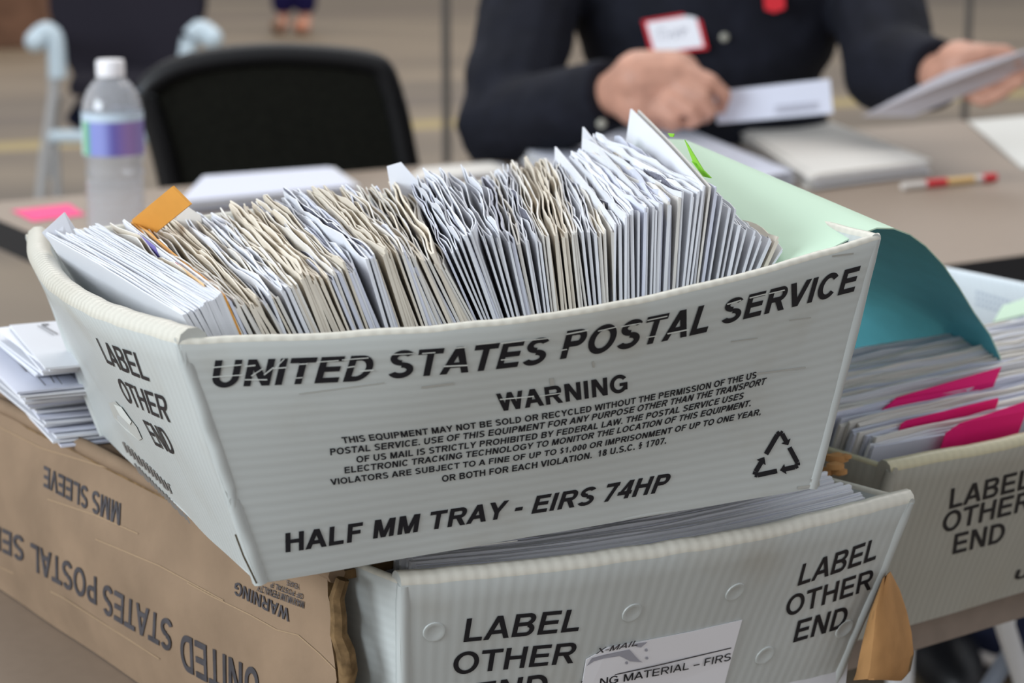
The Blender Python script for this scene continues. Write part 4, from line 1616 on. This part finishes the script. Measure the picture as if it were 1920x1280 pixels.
stack_px([(388, 354), (622, 336), (668, 372), (345, 404)], 8, 0.0016, ['white', 'cool', 'cream'], 'envelope', 'left of centre on the long table', 'envelopes stacked left on the long table')
stack_px([(1250, 254), (1482, 352), (1210, 402), (975, 306)], 8, 0.0022, ['white', 'cool', 'cream'], 'envelope', 'under the hand of the seated worker', 'envelopes stacked in front of the worker')
stack_px([(1382, 262), (1545, 250), (1738, 330), (1520, 358)], 7, 0.0024, ['cream', 'white', 'cream'], 'envelope', 'right of the worker near the pen', 'envelopes stacked by the pen')
stack_px([(800, 324), (930, 312), (960, 330), (770, 347)], 3, 0.0016, ['cream', 'white'], 'envelope', 'behind the back rim of the half tray', 'envelopes lying behind the half tray')
# pink sticky note
mb = MB()
qn = [on2(*p) for p in ((22, 396), (62, 416), (160, 404), (130, 384))]
mb.prism([q_ + Vector((0, 0, 0.0006)) for q_ in qn], Vector((0, 0, 0.0006)))
tag(build('sticky_note', mb, 'pinknote'), 'pink sticky note lying on the long table left of the bottle', 'sticky note')
# pen
pa, pb = on2(1692, 358), on2(1892, 338)
pd = (pb - pa).normalized()
pen = thing('pen', 'clear pen with red cap and amber barrel lying on the long table', 'pen', (pa.x, pa.y, T))
zr = Vector((0, 0, 0.0062))
for nm, s0, s1, r_, mm in (('barrel', 0.0, 0.155, 0.0045, 'clearish'), ('grip', 0.038, 0.072, 0.0052, 'red'), ('ink_tube', 0.072, 0.12, 0.0050, 'amber'), ('cap', 0.135, 0.158, 0.0056, 'red')):
    mb = MB()
    mb.tube([pa + pd * s0 + zr, pa + pd * s1 + zr], r_, 10)
    build(nm, mb, mm, pen, smooth=True)

# water bottle
bc = aty(214, 464, 2.25)
bc = Vector((aty(214, 300, 2.26).x, 2.26, T + 0.0006))
bt = thing('water_bottle', 'clear plastic water bottle with white cap and blue label on the long table', 'bottle', bc)
hB = 0.205
prof = [(0.004, 0.004), (0.024, 0.0), (0.030, 0.004), (0.0315, 0.012)]
for i in range(8):
    z0 = 0.016 + i * 0.0085
    prof += [(0.0315, z0), (0.0285, z0 + 0.0042)]
prof += [(0.0310, 0.086), (0.0285, 0.094), (0.0312, 0.102), (0.0320, 0.106), (0.0320, 0.150), (0.0318, 0.156), (0.0300, 0.164), (0.0255, 0.174), (0.0190, 0.182), (0.0138, 0.187), (0.0128, 0.190), (0.0128, 0.197)]
mb = MB()
inner = [(max(r_ - 0.0006, 0.001), z_ + (0.0006 if i < 2 else 0)) for i, (r_, z_) in enumerate(prof)][::-1]
ids = mb.lathe(prof + inner, bc, 36)
mb.face(ids[0][::-1])
mb.face(ids[-1])
build('bottle_body', mb, 'pet', bt, smooth=True)
mb = MB()
rows = [[bc + Vector(((0.0326) * math.cos(2 * math.pi * k / 48), 0.0326 * math.sin(2 * math.pi * k / 48), z_)) for k in range(49)] for z_ in (0.107, 0.120, 0.135, 0.152)]
uvs = [[(k / 48, v) for k in range(49)] for v in (0, 0.33, 0.66, 1.0)]
mb.grid(rows, 0, False, uvs)
build('bottle_label', mb, 'label', bt, smooth=True)
mb = MB()
ids = mb.lathe([(0.0128, 0.188), (0.0150, 0.1885), (0.0150, 0.203), (0.0140, 0.2055), (0.002, 0.206)], bc, 28)
mb.face(ids[-1])
build('bottle_cap', mb, 'cap', bt, smooth=True)


# ------------------------------------------------------------------ chairs
def chair_parts(t, outline, plane_p, plane_n, fr, seat_c, seat_ax, legpts, mats):
    pass


fc = thing('mesh_back_chair', 'black mesh-back office chair standing empty behind the long table', 'chair', (-0.30, 2.85, 0))
cp, cnrm = Vector((-0.33, 3.12, 0.8)), Vector((-0.22, 1.0, 0.12)).normalized()
outl = [(330, 400), (318, 345), (303, 280), (282, 210), (272, 176), (292, 150), (340, 125), (420, 108), (520, 101), (620, 106), (690, 116), (716, 130), (732, 165), (748, 220), (760, 280), (770, 330), (782, 400)]
fpts = []
for (x, y) in outl:
    p = atp(x, y, cp, cnrm)
    fpts.append(p)


def smooth_line(pts, n=4):
    out = []
    for i in range(len(pts) - 1):
        p0, p1, p2, p3 = pts[max(i - 1, 0)], pts[i], pts[i + 1], pts[min(i + 2, len(pts) - 1)]
        for k in range(n):
            t = k / n
            out.append(0.5 * ((2 * p1) + (p2 - p0) * t + (2 * p0 - 5 * p1 + 4 * p2 - p3) * t * t + (3 * p1 - p0 - 3 * p2 + p3) * t ** 3))
    out.append(pts[-1])
    return out


sp = smooth_line(fpts)
mb = MB()
mb.tube(sp, [0.017] * len(sp), 10)
build('back_frame', mb, 'black', fc, smooth=True)
mb = MB()
cen = sum(fpts, Vector()) / len(fpts)
inn = [p + (cen - p) * 0.03 for p in sp]
mb.prism([p + cnrm * 0.004 for p in inn], cnrm * -0.006)
build('back_mesh', mb, 'blackmesh', fc)
mb = MB()
mb.tube([p + cnrm * 0.02 for p in smooth_line([atp(x - 8, y, cp, cnrm) for x, y in outl[:6]])], 0.006, 8)
build('side_rail', mb, 'bluemetal', fc, smooth=True)
sd = Vector((cnrm.y, -cnrm.x, 0)).normalized()
sf = Vector((-cnrm.x, -cnrm.y, 0)).normalized()
sc_ = Vector((cen.x, cen.y, 0)) + sf * 0.25
mb = MB()
mb.box(sc_ - sd * 0.23 - sf * 0.22 + Vector((0, 0, 0.43)), sd * 0.46, sf * 0.44, (0, 0, 0.05))
build('seat', mb, 'black', fc, bevel=0.015)
for a_, b_ in ((-1, -1), (1, -1), (-1, 1), (1, 1)):
    mb = MB()
    q0 = sc_ + sd * 0.21 * a_ + sf * 0.20 * b_
    mb.tube([Vector((q0.x, q0.y, 0.0)) + sd * 0.02 * a_ + sf * 0.02 * b_, q0 + Vector((0, 0, 0.44))], 0.012, 10)
    build('leg', mb, 'black', fc, smooth=True)
for a_, ip in ((-1, 0), (1, -1)):
    mb = MB()
    mb.tube([fpts[ip], sc_ + sd * 0.215 * a_ - sf * 0.20 + Vector((0, 0, 0.45))], 0.016, 10)
    build('back_upright', mb, 'black', fc, smooth=True)

# far armchair
YF = 6.9
ac = thing('armchair', 'dark chair with pale blue metal arms far behind the bottle', 'chair', (aty(235, 300, YF).x, YF, 0))
AP = lambda x, y, dy=0.0: aty(x, y, YF + dy)
mb = MB()
bo = [AP(82, -200, 0.55), AP(392, -200, 0.55), AP(384, 20, 0.50), AP(358, 100, 0.45), AP(325, 150, 0.42), AP(140, 150, 0.42), AP(105, 80, 0.45), AP(90, 20, 0.5)]
mb.prism(bo, Vector((0, 0.06, 0)))
build('backrest', mb, 'darkfab', ac, bevel=0.01)
mb = MB()
mb.prism([AP(128, 152, 0), AP(332, 152, 0), AP(322, 125, 0.42), AP(142, 125, 0.42)], Vector((0, 0, -0.05)))
build('seat', mb, 'darkfab', ac, bevel=0.01)
mb = MB()
mb.prism([AP(118, 225, 0.2), AP(150, 180, 0.2), AP(190, 165, 0.2), AP(250, 165, 0.2), AP(290, 185, 0.2), AP(310, 230, 0.2), AP(290, 248, 0.2), AP(150, 248, 0.2)], Vector((0, 0.10, 0)))
build('seat_pan', mb, 'navyfab', ac, bevel=0.01)
for side_, pts, leg in ((-1, [(66, 78), (84, 62), (100, 66), (106, 100), (108, 145)], [(106, 140), (96, 210), (84, 290), (70, 382)]), (1, [(398, 72), (378, 58), (360, 66), (352, 100), (346, 145)], [(346, 140), (352, 210), (360, 290), (372, 382)])):
    mb = MB()
    pp_ = smooth_line([AP(x, y, 0) for x, y in pts], 3)
    mb.tube(pp_, [0.036 if i < 5 else 0.030 for i in range(len(pp_))], 10)
    mb.capsule(AP(pts[0][0], pts[0][1], -0.02), 0.034, AP(pts[0][0], pts[0][1] - 6, 0.40), 0.03)
    build('armrest', mb, 'palemetal', ac, smooth=True)
    mb = MB()
    lp = [AP(x, y, 0) for x, y in leg]
    lp[-1].z = 0.0
    mb.tube(lp, 0.017, 10)
    build('leg', mb, 'greymetal', ac, smooth=True)
    mb = MB()
    mb.tube([AP(leg[1][0], leg[1][1], 0), AP(leg[1][0] + side_ * -12, leg[1][1] - 30, 0.42), AP(leg[1][0] + side_ * 4, 330, 0.5)], 0.015, 8)
    q_ = mb.v[-1].copy()
    build('rear_leg', mb, 'greymetal', ac, smooth=True)
mb = MB()
mb.tube([AP(94, 256, 0), AP(357, 256, 0)], 0.022, 10)
build('crossbar', mb, 'palemetal', ac, smooth=True)
for s_ in (-1, 1):
    mb = MB()
    x_ = AP(225 + s_ * 120, 300, 0.45)
    mb.tube([(x_.x, x_.y, 0), (x_.x, x_.y, 0.45)], 0.015, 8)
    build('rear_leg', mb, 'greymetal', ac, smooth=True)

# ------------------------------------------------------------------ poles
for (x, yb, Y, r_, lb) in ((838, 300, 5.6, 0.0115, 'thin dark metal pole between the chair and the seated worker'), (1809, 200, 4.9, 0.0085, 'thin dark metal pole above the right hand of the worker')):
    p = aty(x, yb, Y)
    po = thing('metal_pole', lb, 'pole', (p.x, Y, 0))
    mb = MB()
    mb.tube([(p.x, Y, 0.0), (p.x, Y, 2.3)], r_, 12)
    build('tube', mb, 'pole', po, smooth=True)
    mb = MB()
    ids = mb.lathe([(0.001, 0.0), (0.14, 0.0), (0.14, 0.012), (0.02, 0.02), (r_, 0.05)], (p.x, Y, 0), 24)
    mb.face(ids[0][::-1])
    mb.face(ids[-1])
    build('foot', mb, 'pole', po, smooth=True)

# ------------------------------------------------------------------ the bag under the near table, lower right
bp = atz(1830, 1275, 0.0)
bp.y = 3.0
bp.x = (1840 - 960) / FPX * 3.0
bag = thing('bag', 'dark navy bag with pale strap on the floor under the near table', 'bag', (bp.x, 3.0, 0))
mb = MB()
mb.box((bp.x - 0.16, 2.90, 0.0), (0.5, 0, 0), (0, 0.3, 0), (0, 0, 0.17))
build('body', mb, 'navyfab', bag, bevel=0.03, smooth=True)
mb = MB()
mb.tube(smooth_line([aty(x, y, 2.88) for x, y in ((1752, 1222), (1790, 1214), (1830, 1228), (1870, 1240), (1935, 1236))]), 0.009, 8)
build('strap', mb, 'clearish', bag, smooth=True)
# folding brace and leg seen under the table edge belong to the near table
mb = MB()
k1_ = 1.72
lt_ = atd(1884, 1172, k1_)
lb_ = atd(1935, 1330, k1_)
lf_ = lt_ + (lb_ - lt_) * (lt_.z / (lt_.z - lb_.z))
mb.tube([Vector((lt_.x, lt_.y, T - 0.0215)), lt_, lb_, lf_], 0.0085, 12)
build('leg', mb, 'whitemetal', t1, smooth=True)
mb = MB()
bt_ = atd(1900, 1215, k1_ + 0.015)
bb_ = atd(1846, 1300, k1_ + 0.02)
mb.tube([bt_, bb_, bt_ + (bb_ - bt_) * (bt_.z / (bt_.z - bb_.z))], 0.0075, 10)
build('brace', mb, 'bluemetal', t1, smooth=True)


# ------------------------------------------------------------------ people
def fuse(mb, voxel, smooth_it=3):
    """overlapping closed shells -> one continuous skin"""
    me = bpy.data.meshes.new('fuse')
    me.from_pydata([tuple(v) for v in mb.v], [], mb.f)
    b = bmesh.new()
    b.from_mesh(me)
    bmesh.ops.recalc_face_normals(b, faces=b.faces)
    b.to_mesh(me)
    b.free()
    ob = bpy.data.objects.new('fuse', me)
    COL.objects.link(ob)
    md = ob.modifiers.new('r', 'REMESH')
    md.mode = 'VOXEL'
    md.voxel_size = voxel
    sm = ob.modifiers.new('s', 'SMOOTH')
    sm.factor = 0.5
    sm.iterations = smooth_it
    dg = bpy.context.evaluated_depsgraph_get()
    m2 = bpy.data.meshes.new_from_object(ob.evaluated_get(dg))
    out = MB()
    out.v = [v.co.copy() for v in m2.vertices]
    for p in m2.polygons:
        out.face(tuple(p.vertices))
    bpy.data.objects.remove(ob)
    bpy.data.meshes.remove(me)
    bpy.data.meshes.remove(m2)
    return out


def chain(mb, pts, rs):
    for (p, r_), (q_, s_) in zip(zip(pts, rs), zip(pts[1:], rs[1:])):
        mb.capsule(Vector(p), r_, Vector(q_), s_)


YP = 3.12
pe = thing('person', 'seated person in dark navy shirt with name badge sorting envelopes', 'person', (0.30, 3.45, 0))
V_ = Vector
chest = aty(1330, 20, YP + 0.12)
hip = V_((chest.x + 0.0, YP + 0.22, 0.50))
shR, shL = aty(1012, -75, YP + 0.10), aty(1632, -75, YP + 0.12)   # image left / image right shoulder
elR, elL = aty(945, 238, YP - 0.10), aty(1668, 128, YP - 0.08)
wrR, wrL = aty(1162, 172, YP - 0.28), aty(1768, 142, YP - 0.20)
neck = V_((chest.x, YP + 0.12, shR.z + 0.09))
head = neck + V_((0.0, -0.05, 0.17))
body = MB()
# torso
for (c, sx_, sy_, sz_) in ((hip, 0.17, 0.13, 0.13), ((hip + chest) / 2, 0.17, 0.12, 0.18), (chest, 0.18, 0.12, 0.17), ((shR + shL) / 2 + V_((0, 0, -0.04)), 0.19, 0.10, 0.09)):
    body.sphere(c, 1.0, 14, (sx_, sy_, sz_))
chain(body, [(shR + shL) / 2, neck, head - V_((0, 0, 0.06))], [0.075, 0.058, 0.06])
body.sphere(head, 1.0, 16, (0.078, 0.098, 0.118))
body.sphere(head + V_((0, -0.035, -0.065)), 1.0, 12, (0.052, 0.055, 0.05))
body.sphere(head + V_((0, -0.100, -0.015)), 0.014, 8, (0.9, 1.1, 1.6))
for s_ in (-1, 1):
    body.sphere(head + V_((0.079 * s_, 0.005, -0.01)), 0.02, 8, (0.45, 0.9, 1.5))
    body.sphere(head + V_((0.032 * s_, -0.086, 0.012)), 0.0125, 8)
body.sphere(head + V_((0, -0.088, -0.062)), 0.015, 8, (1.6, 0.6, 0.5))
chain(body, [shR, elR, wrR], [0.055, 0.042, 0.029])
chain(body, [shL, elL, wrL], [0.055, 0.042, 0.029])
# legs under the table
for s_ in (-1, 1):
    h0 = hip + V_((0.09 * s_, 0, -0.01))
    kn = h0 + V_((0.06 * s_ + 0.15, -0.40, 0.0))
    an = V_((kn.x, kn.y + 0.03, 0.10))
    chain(body, [h0, kn, an, V_((an.x + 0.02, an.y - 0.16, 0.035))], [0.085, 0.058, 0.040, 0.034])
# hand on the image left: back of the hand up, fingers curled round an envelope
Yh = YP - 0.30
H_ = lambda x, y, d=0.0: aty(x, y, Yh + d)
chain(body, [wrR, H_(1200, 150), H_(1262, 150)], [0.032, 0.040, 0.040])
chain(body, [wrR, H_(1200, 190), H_(1250, 196)], [0.030, 0.036, 0.034])
body.sphere(H_(1228, 165, -0.005), 1.0, 12, (0.050, 0.028, 0.038))
chain(body, [H_(1285, 140, -0.02), H_(1332, 152, -0.035), H_(1358, 178, -0.03), H_(1352, 204, -0.015)], [0.0171, 0.0108, 0.0096, 0.0076])
chain(body, [H_(1278, 165, -0.03), H_(1318, 182, -0.05), H_(1334, 206, -0.045), H_(1322, 222, -0.03)], [0.0162, 0.0108, 0.0096, 0.0076])
chain(body, [H_(1262, 188, -0.035), H_(1296, 206, -0.05), H_(1306, 224, -0.045), H_(1292, 234, -0.03)], [0.0153, 0.0104, 0.0092, 0.0072])
chain(body, [H_(1238, 206, -0.03), H_(1262, 222, -0.042), H_(1270, 234, -0.038), H_(1258, 240, -0.025)], [0.0140, 0.0092, 0.0080, 0.0068])
chain(body, [H_(1240, 140, 0.02), H_(1300, 150, 0.035), H_(1345, 172, 0.025), H_(1372, 188, 0.015)], [0.020, 0.0150, 0.0130, 0.0105])
# hand on the image right: thumb above, fingers under the sheet
Yl = YP - 0.22
G_ = lambda x, y, d=0.0: aty(x, y, Yl + d)
chain(body, [wrL, G_(1800, 125), G_(1835, 122)], [0.030, 0.036, 0.030])
body.sphere(G_(1815, 130), 1.0, 12, (0.042, 0.032, 0.030))
chain(body, [G_(1808, 112, -0.02), G_(1850, 98, -0.03), G_(1884, 98, -0.035), G_(1908, 112, -0.04)], [0.0171, 0.0116, 0.0104, 0.0084])
chain(body, [G_(1842, 132, 0.0), G_(1880, 142, -0.01), G_(1915, 138, -0.02), G_(1940, 130, -0.03)], [0.0144, 0.0100, 0.0092, 0.0072])
chain(body, [G_(1832, 148, 0.0), G_(1868, 162, -0.01), G_(1896, 160, -0.025), G_(1916, 150, -0.035)], [0.0144, 0.0100, 0.0092, 0.0072])
chain(body, [G_(1820, 160, 0.0), G_(1848, 176, -0.01), G_(1872, 178, -0.025), G_(1890, 168, -0.03)], [0.0144, 0.0096, 0.0088, 0.0072])
chain(body, [G_(1808, 165, 0.0), G_(1828, 184, -0.01), G_(1846, 190, -0.02), G_(1862, 184, -0.025)], [0.0135, 0.0092, 0.0080, 0.0068])
bm_ = fuse(body, 0.0036, 2)
build('body', bm_, 'skin', pe, smooth=True, recalc=False)
# shirt: torso and sleeves, a little larger, with folds
sh = MB()
for (c, sx_, sy_, sz_) in ((hip, 0.19, 0.15, 0.12), ((hip + chest) / 2, 0.195, 0.145, 0.20), (chest, 0.205, 0.142, 0.18), ((shR + shL) / 2 + V_((0, 0, -0.04)), 0.21, 0.12, 0.095)):
    sh.sphere(c, 1.0, 16, (sx_, sy_, sz_))
wr2 = wrR.lerp(elR, 0.06)
wl2 = wrL.lerp(elL, 0.10)
chain(sh, [shR, elR], [0.078, 0.068])
chain(sh, [shL, elL], [0.078, 0.064])
for a_, b_ in ((elR, wr2), (elL, wl2)):
    sh.sphere(a_, 0.066, 10)
    sh.tube([a_, a_.lerp(b_, 0.6), b_], [0.066, 0.056, 0.049], 16)
sh = fuse(sh, 0.006, 4)
for v in sh.v:
    n_ = noise.noise(V_((v.x * 9, v.y * 9, v.z * 22))) * 0.007 + noise.noise(v * 40) * 0.002
    c = (v - V_((chest.x, YP + 0.15, v.z)))
    v += c.normalized() * n_
so = build('shirt', sh, 'shirt', pe, smooth=True, recalc=False)
so['label'] = 'dark navy long-sleeved shirt'
tr = MB()
for s_ in (-1, 1):
    h0 = hip + V_((0.09 * s_, 0, -0.02))
    kn = h0 + V_((0.06 * s_ + 0.15, -0.40, 0.0))
    an = V_((kn.x, kn.y + 0.03, 0.12))
    chain(tr, [h0, kn, an], [0.10, 0.075, 0.06])
tr.sphere(hip + V_((0, 0, -0.03)), 1.0, 12, (0.20, 0.15, 0.10))
build('trousers', fuse(tr, 0.01, 2), 'darkfab', pe, smooth=True, recalc=False)
for s_ in (-1, 1):
    h0 = hip + V_((0.09 * s_ + 0.06 * s_ + 0.17, -0.37 - 0.10, 0))
    mb = MB()
    mb.sphere((h0.x, h0.y, 0.045), 1.0, 10, (0.05, 0.14, 0.045))
    build('shoe', mb, 'black', pe, smooth=True)
hr = MB()
hr.sphere(head + V_((0, 0.018, 0.028)), 1.0, 14, (0.086, 0.098, 0.108))
build('hair', hr, 'hair', pe, smooth=True)
# collar-side details on the shirt front
def on_shirt(px, py, extra=0.0):
    d = ray(px, py)
    best = None
    dn_ = d.normalized()
    for v in sh.v:
        q_ = v - C0
        k = q_.dot(dn_)
        r2_ = (q_ - dn_ * k).length
        if r2_ < 0.012 and (best is None or k < best):
            best = k
    if best is None:
        best = YP
    return C0 + dn_ * (best - extra)


kb = min((on_shirt(x, y) - C0).dot(_fw) for x, y in ((1215, 60), (1300, 55), (1230, 95), (1310, 80), (1265, 65)))
qb = [(1203, 38), (1310, 20), (1328, 92), (1222, 106)]
bd = kb - 0.004
mb = MB()
mb.prism([atd(x, y, bd) for x, y in qb], Vector((0, 0.0015, 0)))
ba = build('name_badge', mb, 'red', pe)
ba['label'] = 'white name badge with red border'
mb = MB()
cx_, cy_ = sum(x for x, y in qb) / 4, sum(y for x, y in qb) / 4
mb.prism([atd(x + (cx_ - x) * 0.14, y + (cy_ - y) * 0.17, bd - 0.0004) for x, y in qb], Vector((0, 0.0006, 0)))
build('badge_paper', mb, 'badgewhite', ba)
mb = MB()
for (x0, y0, x1, y1) in ((1234, 56, 1238, 76), (1234, 56, 1246, 54), (1250, 58, 1252, 74), (1250, 66, 1260, 64), (1262, 56, 1268, 72), (1270, 55, 1266, 72), (1276, 54, 1280, 70), (1276, 54, 1288, 56), (1288, 56, 1280, 62)):
    for qd in stroke([(x0, y0), (x1, y1)], 2.4):
        mb.face([mb.vert(atd(x, y, bd - 0.0008)) for x, y in qd])
build('handwriting', mb, 'greyprint', ba, recalc=False)
kr = (on_shirt(1450, 8) - C0).dot(_fw) - 0.008
mb = MB()
mb.prism([atd(x, y, kr) for x, y in ((1430, -30), (1470, -30), (1472, 16), (1452, 24), (1434, 18))], Vector((0, 0.004, 0)))
rt_ = build('red_tag', mb, 'red', pe)
rt_['label'] = 'red tag hanging on the chest'
for x, y in ((1358, 70), (1128, 232)):
    p = on_shirt(x, y, 0.003)
    mb = MB()
    mb.sphere(p, 0.0065, 8, (1, 0.4, 1))
    build('button', mb, 'button', so, smooth=True)
# what the person holds
k = depth(H_(1345, 185, 0.0))
mb = MB()
ev_ = [(1338, 172), (1556, 148), (1562, 212), (1345, 232)]
mb.prism([atd(x, y, k + (0.0 if i in (0, 3) else -0.01)) for i, (x, y) in enumerate(ev_)], Vector((0, 0.0016, 0)))
he = build('envelope', mb, 'cool')
tag(he, 'white envelope held low in the left-hand fist of the worker', 'envelope')
mb = MB()
for yy in (196, 202, 207):
    for qd in stroke([(1452, yy + 4), (1535, yy - 4)], 2.2):
        mb.face([mb.vert(atd(x, y, k - 0.0105)) for x, y in qd])
build('printed_address', mb, 'greyprint', he, recalc=False)
mb = MB()
kk = depth(G_(1850, 130, -0.02))
M['shadedpaper'] = mat('shaded_grey_paper', (0.52, 0.50, 0.54), 0.7, 0.2)  # shade on the backlit underside painted into the paper's grey
mb.prism([atd(1617, 218, kk + 0.0), atd(1780, 134, kk - 0.03), atd(1935, 92, kk - 0.05), atd(1935, 128, kk - 0.005), atd(1790, 178, kk + 0.02), atd(1715, 218, kk + 0.02)], Vector((0, 0.0005, 0.001)))
tag(build('paper_sheet', mb, 'shadedpaper'), 'paper sheet in shaded grey held by the worker at the right edge', 'paper')
# chair the person sits on
pc = thing('stool_chair', 'plain black chair under the seated worker', 'chair', (hip.x, hip.y, 0))
mb = MB()
mb.box((hip.x - 0.22, hip.y - 0.22, 0.345), (0.44, 0, 0), (0, 0.42, 0), (0, 0, 0.04))
build('seat', mb, 'black', pc, bevel=0.01)
for a_ in (-1, 1):
    for b_ in (-1, 1):
        mb = MB()
        mb.tube([(hip.x + 0.2 * a_, hip.y + 0.19 * b_, 0), (hip.x + 0.2 * a_, hip.y + 0.19 * b_, 0.35)], 0.012, 8)
        build('leg', mb, 'black', pc, smooth=True)

# ------------------------------------------------------------------ far person at the top, only the lower legs in view
YS = 14.8
fx = aty(552, 40, YS).x
fp_ = thing('person', 'distant standing person in dark navy trousers, only lower legs in view at top', 'person', (fx, YS, 0))
b2 = MB()
for s_ in (-1, 1):
    chain(b2, [V_((fx + 0.07 * s_, YS, 0.92)), V_((fx + 0.075 * s_, YS - 0.02, 0.50)), V_((fx + 0.075 * s_, YS + 0.01, 0.09)), V_((fx + 0.085 * s_, YS - 0.15, 0.045))], [0.09, 0.058, 0.042, 0.036])
for c, sx_, sy_, sz_ in ((0.98, 0.17, 0.12, 0.13), (1.18, 0.16, 0.11, 0.2), (1.36, 0.19, 0.11, 0.13)):
    b2.sphere((fx, YS, c), 1.0, 12, (sx_, sy_, sz_))
chain(b2, [V_((fx, YS, 1.40)), V_((fx, YS, 1.55))], [0.07, 0.055])
b2.sphere((fx, YS - 0.01, 1.65), 1.0, 12, (0.078, 0.095, 0.115))
for s_ in (-1, 1):
    chain(b2, [V_((fx + 0.19 * s_, YS, 1.40)), V_((fx + 0.24 * s_, YS, 1.12)), V_((fx + 0.25 * s_, YS - 0.05, 0.88)), V_((fx + 0.25 * s_, YS - 0.07, 0.76))], [0.052, 0.042, 0.03, 0.025])
build('body', fuse(b2, 0.012, 3), 'skin', fp_, smooth=True, recalc=False)
b2 = MB()
M['navytr'] = mat('deep_navy_trousers', (0.012, 0.010, 0.055), 0.9, 0.1)
for s_ in (-1, 1):
    chain(b2, [V_((fx + 0.07 * s_, YS, 0.95)), V_((fx + 0.075 * s_, YS - 0.02, 0.50)), V_((fx + 0.075 * s_, YS + 0.01, 0.20))], [0.115, 0.088, 0.082])
build('trousers', fuse(b2, 0.012, 2), 'navytr', fp_, smooth=True, recalc=False)
b2 = MB()
for c, sx_, sy_, sz_ in ((1.00, 0.185, 0.135, 0.13), (1.18, 0.175, 0.125, 0.2), (1.36, 0.205, 0.125, 0.13)):
    b2.sphere((fx, YS, c), 1.0, 12, (sx_, sy_, sz_))
build('shirt', fuse(b2, 0.012, 2), 'greyprint', fp_, smooth=True, recalc=False)
for s_ in (-1, 1):
    mb = MB()
    mb.sphere((fx + 0.08 * s_ - 0.02, YS - 0.05, 0.05), 1.0, 10, (0.06, 0.15, 0.05))
    shx = build('shoe', mb, 'shoe' if s_ < 0 else 'sole', fp_, smooth=True)
mb = MB()
mb.sphere((fx, YS + 0.02, 1.68), 1.0, 10, (0.085, 0.10, 0.105))
build('hair', mb, 'hair', fp_, smooth=True)
# reddish brown crate far left
cr_ = aty(36, 58, 13.5)
mb = MB()
mb.box((cr_.x - 0.55, 13.5, 0.0), (0.68, 0, 0), (0, 0.6, 0), (0, 0, 0.75))
tag(build('crate', mb, 'brownred', bevel=0.01), 'reddish brown crate on the floor in the far left corner', 'crate')

for o in COL.objects:
    if '_o' in o:
        del o['_o']
